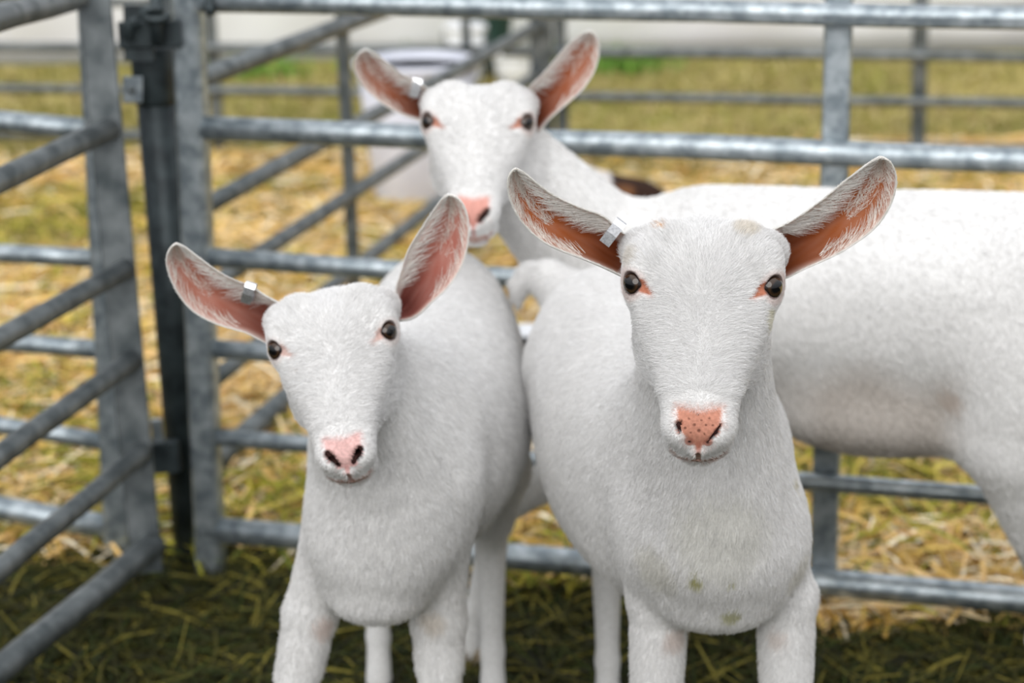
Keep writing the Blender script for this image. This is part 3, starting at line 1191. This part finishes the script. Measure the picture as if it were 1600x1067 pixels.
def ear(head, t, upper, lower, Yr, Yt, cup, inner, tipcol=(.55, .33, .26), nh=2600, root_dark=.8, side=1, hw=.00022):
    """upper / lower: edge outlines in photograph pixels, both from root to tip (sharing the tip)"""
    NU, NV = 46, 33
    n = NU
    U, Lw = ear_outline(upper, lower, n)
    S = np.zeros((NU, NV, 3))
    back = FW
    for i in range(NU):
        u = i / (NU - 1)
        Y = Yr + (Yt - Yr) * u
        a_ = P(U[i][0], U[i][1], Y); b_ = P(Lw[i][0], Lw[i][1], Y + .004)
        wdt = np.linalg.norm(b_ - a_)
        dep = cup * (2.1 - 1.7 * u ** .7) * min(1, wdt / .035)
        for j in range(NV):
            v = j / (NV - 1)
            # arc section deeper toward the lower edge
            vv = v ** 1.0
            bul = math.sin(math.pi * vv) ** .8
            fold = .0022 * math.sin(vv * 14 + u * 3) * (1 - u) * bul
            S[i, j] = a_ + (b_ - a_) * v + back * (dep * bul + fold)
    # inner surface S, outer surface offset backwards
    th = np.zeros((NU, NV))
    for i in range(NU):
        u = i / (NU - 1)
        for j in range(NV):
            v = j / (NV - 1)
            th[i, j] = .0046 * (1 - .45 * u) * max(.0, math.sin(math.pi * v)) ** .35 + .0008
    N = np.zeros_like(S)
    du = np.gradient(S, axis=0); dv = np.gradient(S, axis=1)
    N = np.cross(du, dv); N /= np.linalg.norm(N, axis=2)[..., None] + 1e-9
    if (N[NU // 2, NV // 2] @ back) < 0:
        N = -N
    Ob = S + N * th[..., None]
    V = np.concatenate([S.reshape(-1, 3), Ob.reshape(-1, 3)])
    idx = np.arange(NU * NV).reshape(NU, NV); o2 = NU * NV
    Fc = []
    for i in range(NU - 1):
        for j in range(NV - 1):
            Fc.append((idx[i, j], idx[i + 1, j], idx[i + 1, j + 1], idx[i, j + 1]))
            Fc.append((o2 + idx[i, j], o2 + idx[i, j + 1], o2 + idx[i + 1, j + 1], o2 + idx[i + 1, j]))
    for i in range(NU - 1):
        for j in (0, NV - 1):
            Fc.append((idx[i, j], idx[i + 1, j], o2 + idx[i + 1, j], o2 + idx[i, j]))
    for j in range(NV - 1):
        for i in (0, NU - 1):
            Fc.append((idx[i, j], idx[i, j + 1], o2 + idx[i, j + 1], o2 + idx[i, j]))
    # colours
    white = np.array([.80, .77, .73])
    inner = np.array(inner); tipc = np.array(tipcol)
    uu, vv = np.meshgrid(np.linspace(0, 1, NU), np.linspace(0, 1, NV), indexing='ij')
    ss = lambda e0, e1, v: (lambda z: z * z * (3 - 2 * z))(np.clip((v - e0) / (e1 - e0), 0, 1))
    core = ss(.06, .20, vv) * ss(1.0, .84, vv) * ss(.95, .60, uu)
    nz = .5 + .5 * np.sin(uu * 37 + np.sin(vv * 9) * 3) * np.sin(vv * 21 + uu * 5)
    Ci = white * (1 - .9 * ss(.02, .10, vv) * ss(1, .95, vv))[..., None] + tipc * (.9 * ss(.02, .10, vv) * ss(1, .95, vv))[..., None]
    cc = (core * (.75 + .25 * nz))[..., None]
    Ci = Ci * (1 - cc) + inner * cc
    rootc = (ss(.42, .0, uu) * core * .85)[..., None]  # shade of the deep ear cup, painted into the skin colour near the root
    Ci = Ci * (1 - rootc) + inner * np.array([.38, .30, .32]) * rootc
    fold_ = (ss(.26, .12, vv + .25 * uu) * ss(.75, .45, uu))[..., None]
    Ci = Ci * (1 - fold_) + white * fold_
    C = np.concatenate([Ci.reshape(-1, 3), np.tile(white, (NU * NV, 1))])
    eo = link('ear', mesh_np('ear', V, [tuple(int(a) for a in q) for q in Fc], C), M_EAR, t)
    # hairs: from the upper edge over the hollow, from the lower edge, and a fringe round the rim
    ii = lambda u, v: (np.clip(u, 0, 1) * (NU - 1), np.clip(v, 0, 1) * (NV - 1))

    def samp(u, v):
        a_, b_ = ii(u, v)
        i0 = np.clip(a_.astype(int), 0, NU - 2); j0 = np.clip(b_.astype(int), 0, NV - 2)
        fa = (a_ - i0)[:, None]; fb = (b_ - j0)[:, None]
        return (S[i0, j0] * (1 - fa) * (1 - fb) + S[i0 + 1, j0] * fa * (1 - fb) + S[i0, j0 + 1] * (1 - fa) * fb + S[i0 + 1, j0 + 1] * fa * fb)
    pts_all, col_all, rad_all = [], [], []

    def strands(k_, u0, v0, du_, dv_, lift, rad, col):
        ts_ = np.linspace(0, 1, 5)
        arr = np.zeros((k_, 5, 3))
        for m_, s_ in enumerate(ts_):
            arr[:, m_] = samp(u0 + du_ * s_, v0 + dv_ * s_) - back * (lift * math.sin(math.pi * min(s_ * .75, 1)))[:, None]
        pts_all.append(arr); rad_all.append(np.full(k_, rad) * rng.uniform(.7, 1.3, k_))
        col_all.append(np.tile(np.array(col), (k_, 1)) * rng.uniform(.85, 1.1, (k_, 1)))
    clump = lambda k_, amp: amp * np.sin(rng.integers(0, 60, k_) * 1.7)
    k1 = int(nh * .11)
    u0 = .08 + .89 * rng.uniform(0, 1, k1) ** 1.4
    cl_ = np.round(u0 * 34) / 34
    strands(k1, u0, rng.uniform(.02, .16, k1), (cl_ - u0) * .6 + .10 + rng.normal(0, .025, k1), rng.uniform(.12, .36, k1) * (1 - .4 * u0), rng.uniform(.001, .006, k1), hw * 1.15, (.93, .90, .86))
    k2 = int(nh * .08)
    u0 = rng.uniform(.15, .97, k2)
    cl_ = np.round(u0 * 30) / 30
    strands(k2, u0, rng.uniform(.84, .99, k2), (cl_ - u0) * .6 + .07 + rng.normal(0, .02, k2), -rng.uniform(.06, .2, k2), rng.uniform(.0005, .003, k2), hw, (.90, .84, .78))
    k3 = int(nh * .13)
    u0 = rng.uniform(.55, .97, k3) ** .8
    strands(k3, u0, rng.uniform(.15, .85, k3), .06 + rng.normal(0, .02, k3), rng.normal(0, .05, k3), rng.uniform(.0005, .002, k3), hw * .85, (.86, .72, .64))
    # second tier along the ridge line
    k4 = int(nh * .07)
    u0 = rng.uniform(.35, .85, k4)
    strands(k4, u0, .52 + rng.normal(0, .07, k4), .05 + rng.normal(0, .03, k4), rng.normal(-.03, .08, k4), rng.uniform(.0005, .003, k4), hw, (.90, .84, .78))
    # outer fringe: tiny hairs standing off the rim
    k5 = int(nh * .55)
    u0 = rng.uniform(.03, 1.0, k5); up_ = rng.uniform(0, 1, k5) < .5
    base = samp(u0, np.where(up_, 0.0, 1.0)); nxt = samp(np.minimum(u0 + .04, 1), np.where(up_, 0.0, 1.0)); inn = samp(u0, np.where(up_, .08, .92))
    tang = nxt - base; tang /= np.linalg.norm(tang, axis=1)[:, None] + 1e-9
    outw = base - inn; outw /= np.linalg.norm(outw, axis=1)[:, None] + 1e-9
    Lh = rng.uniform(.003, .0065, k5)[:, None]
    arr = np.zeros((k5, 5, 3))
    o_ = outw * rng.uniform(.15, .7, (k5, 1)) + rng.normal(0, .25, (k5, 3)) + back * rng.uniform(-.3, .4, (k5, 1))
    for m_, s_ in enumerate(np.linspace(0, 1, 5)):
        arr[:, m_] = base - outw * .001 + Lh * (tang * s_ + o_ * s_ * .6)
    pts_all.append(arr); rad_all.append(np.full(k5, hw * .8)); col_all.append(np.tile(np.array((.92, .90, .86)), (k5, 1)))
    hair_curves('ear_hair', None, np.concatenate(pts_all), np.concatenate(col_all), np.concatenate(rad_all), M_HAIR, eo)
    return dict(S=S, N=N, obj=eo)


def ear_tag(e, d, t):
    """folded metal strip clipped over the upper edge of the ear"""
    S = e['S']; NU, NV = S.shape[:2]
    a_ = P(d['p0'][0], d['p0'][1], d['Y']); b_ = P(d['p1'][0], d['p1'][1], d['Y'] - .003)
    ln = unit(b_ - a_); wd = unit(np.cross(ln, FW))
    w_ = d['w']; th = .0011
    # profile in (along, depth): front leaf, fold over the edge, back leaf
    L_ = np.linalg.norm(b_ - a_)
    prof = [(L_, -.001), (L_ * .5, -.003), (.1 * L_, -.004), (-.004, -.002), (-.006, .004), (-.004, .010), (L_ * .3, .013), (L_ * .8, .014)]
    V, Fc = [], []
    for (s, dd) in prof:
        for off in (0, th):
            for sd in (-1, 1):
                V.append(a_ + ln * s + FW * (dd + off) + wd * sd * w_ / 2)
    n = len(prof)
    for i in range(n - 1):
        a0 = i * 4; b0 = a0 + 4
        Fc += [(a0, a0 + 1, b0 + 1, b0), (a0 + 2, b0 + 2, b0 + 3, a0 + 3), (a0, b0, b0 + 2, a0 + 2), (a0 + 1, a0 + 3, b0 + 3, b0 + 1)]
    Fc += [(0, 2, 3, 1), ((n - 1) * 4, (n - 1) * 4 + 1, (n - 1) * 4 + 3, (n - 1) * 4 + 2)]
    o = link('ear_tag', mesh_np('ear_tag', V, Fc, smooth=False), M_TAG, e['obj'])
    o['label'] = 'folded shiny metal ear tag'


def coat(me, g, head, co, C, hair, t, f):
    me.calc_loop_triangles()
    nt_ = len(me.loop_triangles)
    tri = np.zeros(nt_ * 3, np.int32); me.loop_triangles.foreach_get('vertices', tri); tri = tri.reshape(-1, 3)
    A, Bv, Cv = co[tri[:, 0]], co[tri[:, 1]], co[tri[:, 2]]
    nr = np.cross(Bv - A, Cv - A)
    ar = np.linalg.norm(nr, axis=1) * .5
    nr /= (2 * ar + 1e-12)[:, None]
    cen = (A + Bv + Cv) / 3
    # only what can face the photographer's side, with a generous margin
    view = CP - cen; view /= np.linalg.norm(view, axis=1)[:, None]
    q = head.to(cen)
    onhead = (q[:, 1] > -100) & (q[:, 2] > -90) & (np.abs(q[:, 0]) < 90) & (q[:, 1] < 175)
    y = SY * q[:, 1] + SU * q[:, 2]
    nosepad = (C[tri[:, 0]][:, 1] < .55) & onhead
    dens_h, dens_b = hair['dens']
    wgt = np.where(onhead, dens_h, dens_b) * ar * ((nr * view).sum(1) > -.35)
    # short sparse down on bare skin
    wgt = np.where(nosepad, wgt * .0, wgt)
    for sg in (-1, 1):
        gg = rcone(q, (sg * 17.5, 147, -3), (sg * 8, 158, -11), 4.4, 3.2)
        wgt = np.where(gg < 0, 0, wgt)
    for sg in (-1, 1):
        e = np.sqrt(((q - head.eyeC[sg]) ** 2).sum(1))
        wgt = np.where(e < 15, 0, wgt)
        eo_ = np.sqrt(((q - head.eyeC[sg] - head.ne[sg] * 11) ** 2).sum(1))
        wgt = np.where(eo_ < 13.2, 0, wgt)
        wgt = np.where(rcone(q, (sg * 56, 18, 24), (sg * 42.5, 29, 25), 6.2, 3.5) < 0, wgt * .08, wgt)
    zmin = hair.get('zmin', .25)
    wgt = np.where(cen[:, 2] < zmin, 0, wgt)
    n = int(wgt.sum())
    pr = wgt / wgt.sum()
    ti = rng.choice(nt_, n, p=pr)
    r1 = np.sqrt(rng.uniform(0, 1, n)); r2 = rng.uniform(0, 1, n)
    b0, b1, b2 = (1 - r1), r1 * (1 - r2), r1 * r2
    root = A[ti] * b0[:, None] + Bv[ti] * b1[:, None] + Cv[ti] * b2[:, None]
    N = nr[ti]
    col = C[tri[ti, 0]]
    qh = head.to(root); oh = onhead[ti]
    # lie of the coat
    x, tt, u = qh.T
    yy = SY * tt + SU * u
    fore = np.clip((10 - yy) / 40, 0, 1)
    dl = np.stack([np.sign(x) * np.clip(np.abs(x) / 30, 0, 1.2) * .9, -.25 - 1.1 * fore + 0 * x, -.5 * np.clip(np.abs(x) / 30, 0, 1) + .1 * fore], -1)
    mz = np.clip((yy - 95) / 20, 0, 1)
    dl[:, 1] += mz * .2
    lw = np.clip((yy - 126) / 8, 0, 1)[:, None]
    dl = dl * (1 - lw) + lw * np.stack([np.sign(x) * .5, .1 + 0 * x, -1 + 0 * x], -1)
    dh = dl @ head.R
    db = -f[None] * .45 + np.array([0, 0, -1.0])[None] + np.zeros_like(root)
    bl = np.clip((-60 - qh[:, 1]) / 40 + .0, 0, 1)
    D = np.where(oh[:, None], dh * (1 - bl[:, None]) + db * bl[:, None], db)
    # whirls
    w1 = np.sin(root[:, 0] * 90 + np.sin(root[:, 2] * 61) * 2) ; w2 = np.sin(root[:, 2] * 83 + np.sin(root[:, 0] * 70 + root[:, 1] * 40) * 2)
    D = D + .10 * np.stack([w1, .5 * w2, w2], -1) + rng.normal(0, .24, D.shape)
    D -= N * (D * N).sum(1)[:, None]
    D /= np.linalg.norm(D, axis=1)[:, None] + 1e-9
    Ln = np.where(oh, rng.uniform(*hair['len_head'], n), rng.uniform(*hair['len_body'], n))
    Ln = np.where(oh & (yy > 95), Ln * .6, Ln)
    for sg in (-1, 1):
        eo_ = np.sqrt(((qh - head.eyeC[sg] - head.ne[sg] * 11) ** 2).sum(1))
        Ln = Ln * np.clip((eo_ - 6) / 26, .3, 1)
    rise = rng.uniform(.22, .75, n) * np.where(oh, 1, .8)
    K = 4
    pts = np.zeros((n, K, 3))
    for i, s in enumerate(np.linspace(0, 1, K)):
        pts[:, i] = root - N * .0006 + (D * s + N * (rise * (s - .45 * s * s))[:, None]) * Ln[:, None]
    rad = np.where(oh, hair['rad'][0], hair['rad'][1]) * rng.uniform(.7, 1.3, n)
    colr = np.clip(col * rng.uniform(.80, 1.16, (n, 1)), 0, .97)
    o = hair_curves('coat_hair', root, pts, colr, rad, M_HAIR, t)


WHITE = np.array([.865, .855, .845])


def base_colour(co):
    C = np.tile(WHITE, (len(co), 1))
    n1 = np.sin(co[:, 0] * 23 + np.sin(co[:, 2] * 17) * 2) * np.sin(co[:, 2] * 19 + co[:, 1] * 13)
    C *= (1 + .025 * n1)[:, None]
    return C


def stain_or_shade(C, co, c, r, col, amt=.8):
    d = np.sqrt(((co - np.asarray(c)) ** 2).sum(1)) / r
    d = d + .18 * np.sin(co[:, 0] * 400 + co[:, 2] * 310) * np.sin(co[:, 2] * 370)
    m_ = (np.clip(1.25 - d, 0, .5) * 2 * amt)[:, None]
    return C * (1 - m_) + np.array(col) * m_


def std_legs(Bf, fl=None, fr=None, hl=None, hr=None):
    """legs of a standing goat; overrides are lists of world points with radii"""
    def fn(L):
        out = []
        for sg, ov in ((-1, fl), (1, fr)):
            if ov is not None:
                out.append(ov(L)); continue
            ch = [L(sg * .075, .26, .60), L(sg * .082, .23, .475), L(sg * .075, .25, .27), L(sg * .075, .245, .10), L(sg * .075, .27, .03)]
            out.append((ch, [r_ * Bf for r_ in (.062, .040, .0235, .0165, .020)]))
        for sg, ov in ((-1, hl), (1, hr)):
            if ov is not None:
                out.append(ov(L)); continue
            ch = [L(sg * .075, -.29, .62), L(sg * .10, -.19, .47), L(sg * .085, -.36, .285), L(sg * .082, -.335, .10), L(sg * .082, -.31, .03)]
            out.append((ch, [r_ * Bf for r_ in (.085, .052, .022, .0165, .020)]))
        return out
    return fn


# ------------------------------------------------------------------ front goat (right of centre)
hf = Head(P(1098, 446, 2.16), 41, 0.8, -5.6, 1.15)


def legF(sgpx, Y):
    def fn(L):
        sh = L(.050 if sgpx > 1100 else -.050, .26, .60)
        el = P(sgpx, 930, Y)
        kn = el + np.array([.004 if sgpx > 1100 else -.006, -.01, -.23])
        return ([sh, el, kn, kn + np.array([0, .01, -.16]), np.array([kn[0], kn[1] - .01, .03])], [.056, .034, .026, .018, .022])
    return fn


def hindF(L):
    hip = L(-.055, -.27, .62)
    st_ = L(-.06, -.20, .47)
    ft = P(950, 1062, 2.98); ft[2] = .03
    return ([hip, st_, np.array([ft[0], ft[1] + .03, .27]), np.array([ft[0], ft[1] + .015, .10]), ft], [.082, .052, .024, .0175, .021])


def surf(co, px, py):
    """the skin point of a body that lies under a pixel of the photograph"""
    d = unit(P(px, py, 1.0) - CP)
    v = co - CP
    s_ = v @ d
    r_ = np.sqrt(np.maximum((v * v).sum(1) - s_ * s_, 0))
    k = np.where(r_ < .009, s_, 1e9)
    return co[int(np.argmin(k))]


def neckF(L, hd):
    n0 = hd.frm((0, -44, -50)); n1 = hd.frm((0, -20, -64))
    c0 = L(0, .27, .60); w0 = L(0, .20, .68)
    return [(n0, w0, .049, .085, .05), (n1, c0, .040, .088, .05), ((n0 + n1) / 2, L(0, .32, .60), .050, .072, .045)]


def colF(co, hd):
    C = base_colour(co)
    C = hd.colour(co, C, (.58, .26, .18), 1.0)
    q = hd.to(co)
    x, t_, u = q.T
    y = SY * t_ + SU * u
    # freckles on the nose pad
    for fx, fy, fr_ in ((-9, 116, 1.5), (-4, 121, 1.9), (0, 126, 2.2), (2, 117, 1.3), (6, 121, 1.4), (-12, 124, 1.7), (-1, 112, 1.2), (9, 115, 1.3), (-7, 128, 1.3), (5, 129, 1.2), (-15, 118, 1.4), (12, 121, 1.2), (-5, 110, .9)):
        d = np.hypot(x - fx, y - fy)
        m_ = (np.clip(1.3 - d / (fr_ * .72), 0, .6) / .6 * .8 * (t_ > 120))[:, None]
        C = C * (1 - m_) + np.array((.12, .045, .03)) * m_
    # crown and cheek stains
    C = stain_or_shade(C, co, surf(co, 1037, 340), .0065, (.55, .28, .10), .85)
    C = stain_or_shade(C, co, surf(co, 1168, 345), .013, (.72, .62, .46), .45)
    C = stain_or_shade(C, co, surf(co, 1213, 505), .012, (.70, .66, .44), .6)
    C = stain_or_shade(C, co, surf(co, 972, 392), .011, (.50, .42, .30), .4)
    C = stain_or_shade(C, co, surf(co, 1130, 850), .055, (.70, .69, .60), .35)  # stained fur plus the neck's shade on the chest, painted in
    C = stain_or_shade(C, co, surf(co, 1080, 910), .0085, (.40, .38, .12), .9)
    C = stain_or_shade(C, co, surf(co, 1148, 968), .011, (.42, .41, .16), .75)
    C = stain_or_shade(C, co, surf(co, 1145, 915), .004, (.45, .44, .2), .7)
    C = stain_or_shade(C, co, surf(co, 1250, 745), .006, (.60, .55, .38), .6)
    C = stain_or_shade(C, co, surf(co, 1015, 895), .03, (.62, .60, .50), .40)
    C = stain_or_shade(C, co, surf(co, 1262, 890), .024, (.64, .61, .50), .35)
    C = stain_or_shade(C, co, surf(co, 1062, 1000), .014, (.62, .46, .38), .45)
    C = stain_or_shade(C, co, surf(co, 1205, 1000), .012, (.66, .52, .44), .35)
    return C


tf = [P(885, 462, 2.98), P(856, 436, 3.0), P(828, 430, 3.01), P(812, 446, 3.01), P(807, 470, 3.01)]
ex = []
for i, (ra, rb, kk) in enumerate(((.040, .026, .03), (.026, .018, .008), (.018, .014, .006), (.014, .009, .005))):
    ex.append((lambda q, a=tf[i], b=tf[i + 1], ra=ra, rb=rb: rcone(q, a, b, ra, rb), kk))
# brisket
ex.append((lambda q: ellip(q, P(1122, 930, 2.33), (.058, .06, .034)), .035))
ex.append((lambda q: ellip(q, P(1130, 850, 2.33), (.086, .075, .075)), .045))

ears_f = dict(
    left=dict(upper=[(985, 372), (967, 361), (943, 335), (914, 328), (885, 315), (861, 303), (833, 282), (819, 270), (804, 263.5)],
              lower=[(975, 432), (950, 420), (935, 413.5), (909, 403), (875, 391), (844.5, 376), (817, 350.5), (800, 321.5), (793.4, 296), (794, 277), (804, 263.5)],
              Yr=2.20, Yt=2.17, cup=.022, inner=(.42, .115, .030), nh=4200),
    right=dict(upper=[(1200, 372), (1206, 358), (1231, 349.6), (1262, 329), (1293, 306), (1313.7, 287.7), (1338.5, 269), (1361, 252.7), (1377.6, 245.5)],
               lower=[(1222, 436), (1235, 432), (1252, 422), (1282.8, 409), (1313.7, 395), (1342.6, 376), (1367, 358), (1386, 333), (1398, 306), (1402, 277.4), (1394, 254.7), (1377.6, 245.5)],
               Yr=2.20, Yt=2.17, cup=.022, inner=(.40, .11, .028), nh=4200))

make_goat('front right white goat facing the camera, freckled pink nose, ears spread wide', (.192, 2.60), (.150, -.987), .97, hf,
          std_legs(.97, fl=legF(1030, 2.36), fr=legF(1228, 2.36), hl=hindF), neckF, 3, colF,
          extra=ex, ears=ears_f, hair=dict(dens=(1800000, 450000), len_head=(.006, .012), len_body=(.008, .015), rad=(.00017, .00024), zmin=.30),
          tag_at=dict(ear='left', p0=(967, 351), p1=(944, 381), Y=2.185, w=.0125), bounds=((-.08, 1.93, 0), (.46, 3.12, 1.12)))

# ------------------------------------------------------------------ left goat
hl_ = Head(P(522, 534, 2.38), 36.5, -8.6, 1.5, 1.05)


def legL(px, py, Y, kx, ky):
    def fn(L):
        sh = L(.052 if px > 560 else -.052, .26, .60)
        el = P(px, py, Y)
        kn = el + np.array([kx, ky, -.20])
        return ([sh, el, kn, kn + np.array([kx * .2, .01, -.14]), np.array([kn[0] + kx * .2, kn[1] - .01, .03])], [.052, .033, .0245, .017, .021])
    return fn


def neckL(L, hd):
    n0 = hd.frm((0, -44, -50)); n1 = hd.frm((4, -20, -62))
    return [(n0, L(0, .20, .66), .045, .082, .05), (n1, L(.0, .27, .60), .040, .085, .05), ((n0 + n1) / 2, L(0, .32, .60), .046, .070, .045)]


def colL(co, hd):
    C = base_colour(co)
    C = hd.colour(co, C, (.80, .50, .47), .55)
    C = stain_or_shade(C, co, surf(co, 512, 985), .016, (.66, .48, .40), .5)  # pinkish-brown armpit shade between leg and chest, painted on the coat
    C = stain_or_shade(C, co, surf(co, 668, 975), .016, (.60, .50, .38), .45)
    C = stain_or_shade(C, co, surf(co, 455, 572), .003, (.25, .16, .12), .9)
    return C


exl = [(lambda q: ellip(q, P(590, 925, 2.50), (.058, .06, .034)), .035),
       (lambda q: ellip(q, P(597, 845, 2.49), (.086, .075, .075)), .045),
       (lambda q: ellip(q, P(700, 470, 3.02), (.05, .05, .05)), .05)]
ears_l = dict(
    left=dict(upper=[(440, 482), (434, 471), (415, 464), (393, 446), (368, 439), (343, 426), (321, 410.5), (300.6, 395), (287, 385), (275, 381)],
              lower=[(425, 540), (410, 533), (396.7, 526), (381.5, 518), (351, 511), (322.5, 500), (297, 484), (277, 459), (263.5, 429), (258.4, 405), (265, 388.5), (275, 381)],
              Yr=2.43, Yt=2.40, cup=.022, inner=(.47, .17, .115), tipcol=(.76, .52, .45), nh=2600),
    right=dict(upper=[(622, 470), (616.5, 455), (627, 424), (635, 395), (649.5, 370), (666, 345.7), (682.5, 321), (692.8, 308.6), (702, 304.4)],
               lower=[(622, 500), (642, 499), (657.7, 489), (672, 473.5), (692.8, 457), (713.4, 432), (725.8, 405.5), (732, 378.7), (733, 352), (728, 327), (717.5, 310.6), (702, 304.4)],
               Yr=2.43, Yt=2.42, cup=.022, inner=(.47, .16, .12), tipcol=(.76, .52, .45), nh=2600))


def hindL(px, Yf, sg, ztop=.47, foot_px=None):
    def fn(L):
        hip = L(sg * .06, -.27, .565)
        st_ = L(sg * .09, -.20, .45)
        ft = P(px, 1062, Yf); ft[2] = .03
        hk = np.array([ft[0] - .0, ft[1] + .04, .27])
        return ([hip, st_, hk, np.array([ft[0], ft[1] + .02, .10]), ft], [.070, .050, .024, .0175, .021])
    return fn


make_goat('front left white goat with tilted head, plain pale pink nose, one ear raised', (-.130, 2.78), (-.085, -.996), .95, hl_,
          std_legs(.95, fl=legL(486, 955, 2.55, -.045, -.03), fr=legL(685, 965, 2.55, .0, -.01), hl=hindL(592, 3.08, -1), hr=hindL(770, 3.02, 1)),
          neckL, 3, colL, extra=exl, ears=ears_l, cr=.40, ne=1.85,
          hair=dict(dens=(900000, 260000), len_head=(.006, .011), len_body=(.008, .015), rad=(.0002, .00028), zmin=.30),
          tag_at=dict(ear='left', p0=(391, 448), p1=(383, 474), Y=2.425, w=.0125), bounds=((-.42, 2.15, 0), (.12, 3.28, 1.0)))

# ------------------------------------------------------------------ far goat, standing across behind them
ha = Head(P(747, 196, 3.06), 34, 1.2, -2, 1.13)


def neckA(L, hd):
    n0 = hd.frm((4, -44, -48)); n1 = hd.frm((4, -15, -64))
    return [(n0, L(0, .25, .58), .047, .072, .05), (n1, L(0, .33, .54), .040, .085, .05), ((n0 + n1) / 2, L(0, .31, .58), .050, .078, .05)]


def colA(co, hd):
    C = base_colour(co) * .97
    # brown belly tone and painted-in underbelly shade, up to the flank fold
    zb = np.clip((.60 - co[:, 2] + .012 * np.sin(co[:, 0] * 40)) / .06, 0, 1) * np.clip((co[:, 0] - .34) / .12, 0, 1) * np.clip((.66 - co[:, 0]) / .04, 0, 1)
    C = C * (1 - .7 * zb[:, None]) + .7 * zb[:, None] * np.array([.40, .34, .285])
    C = hd.colour(co, C, (.74, .36, .30), .9)
    C = stain_or_shade(C, co, surf(co, 1478, 630), .018, (.50, .38, .30), .45)
    return C


A_ST = dict(ts=[-.43, -.40, -.33, -.20, -.03, .12, .22, .30, .37, .41],
            w=[.03, .075, .122, .150, .160, .150, .130, .108, .085, .03],
            top=[.67, .715, .750, .757, .752, .750, .748, .725, .68, .63],
            bot=[.60, .55, .500, .465, .450, .447, .452, .465, .49, .56])


def foreA(L):
    ft = P(735, 1010, 3.2)
    sh = L(-.07, .29, .60)
    kn = np.array([ft[0] + .05, ft[1], .27])
    return ([sh, np.array([sh[0] + .0, sh[1], .45]), kn, np.array([ft[0] + .01, ft[1], .10]), np.array([ft[0], ft[1], .03])], [.062, .040, .025, .0175, .021])


def hindA(L):
    # near hind leg, at the right edge of the photograph
    hip = L(-.06, -.27, .66)
    a1 = P(1590, 700, 2.93); a2 = P(1640, 900, 2.97); a3 = P(1625, 1000, 2.96)
    ft = np.array([a3[0] + .02, a3[1], .03])
    return ([hip, a1, a2, a3, ft], [.11, .070, .032, .020, .022])


exa = [(lambda q: ellip(q, P(1395, 645, 3.04), (.17, .10, .06)), .08),
       (lambda q: ellip(q, P(1620, 560, 2.96), (.12, .12, .16)), .06)]
ears_a = dict(
    left=dict(upper=[(680, 150), (668, 137.5), (656, 131), (623, 113), (594, 88), (571.5, 75.6)],
              lower=[(672, 192), (656, 187), (627, 178.7), (594, 160), (565, 135), (552, 106.5), (555, 88), (571.5, 75.6)],
              Yr=3.10, Yt=3.07, cup=.022, inner=(.34, .10, .04), tipcol=(.70, .55, .50), nh=1400, hw=.0003),
    right=dict(upper=[(822, 150), (827, 135), (845.6, 119), (870, 90), (891, 65), (911.6, 51), (922, 49)],
               lower=[(838, 208), (846, 201), (858, 185), (882.7, 164), (911.6, 139.5), (930, 110.7), (937, 82), (934, 57), (922, 49)],
               Yr=3.10, Yt=3.07, cup=.022, inner=(.42, .12, .045), tipcol=(.70, .55, .50), nh=1400, hw=.0003))
make_goat('tall white goat standing sideways at the back with its head between the other two', (.52, 3.10), (-.957, .29), 1.075, ha,
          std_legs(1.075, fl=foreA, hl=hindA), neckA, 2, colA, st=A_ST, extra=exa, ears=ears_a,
          hair=dict(dens=(300000, 60000), len_head=(.006, .011), len_body=(.008, .014), rad=(.0003, .0005), zmin=.3),
          cr=.60, tag_at=dict(ear='left', p0=(652, 128), p1=(646, 152), Y=3.10, w=.014), bounds=((-.30, 2.75, 0), (1.12, 3.48, 1.22)))


# ------------------------------------------------------------------ brown and white kid beyond the rails, only its back in view
hk = Head(np.array([.06, 5.42, .20]), 60, 0, 210, .72)


def colK(co, hd):
    n1 = np.sin(co[:, 0] * 31 + np.sin(co[:, 2] * 37) * 2) * np.sin(co[:, 2] * 23 + co[:, 0] * 17)
    C = np.where((n1 > .55)[:, None], np.array([.16, .07, .03]), np.array([.035, .016, .010]))
    w_ = (np.abs(co[:, 0] - P(940, 290, 5.05)[0]) < .020)
    C = np.where(w_[:, None], np.array([.70, .66, .64]), C)
    return C


def neckK(L, hd):
    n0 = hd.frm((0, -52, -38)); n1 = hd.frm((0, -20, -60))
    return [(n0, L(0, .24, .60), .036, .055, .03), (n1, L(0, .30, .56), .030, .05, .03)]


make_goat('dark brown and white kid behind the back rails, mostly hidden by the tall goat', (.235, 5.05), (-.5, .87), .575, hk,
          std_legs(.575), neckK, 1, colK, bounds=((-.15, 4.65, 0), (.55, 5.65, .55)), h=.012,
          ears=None)
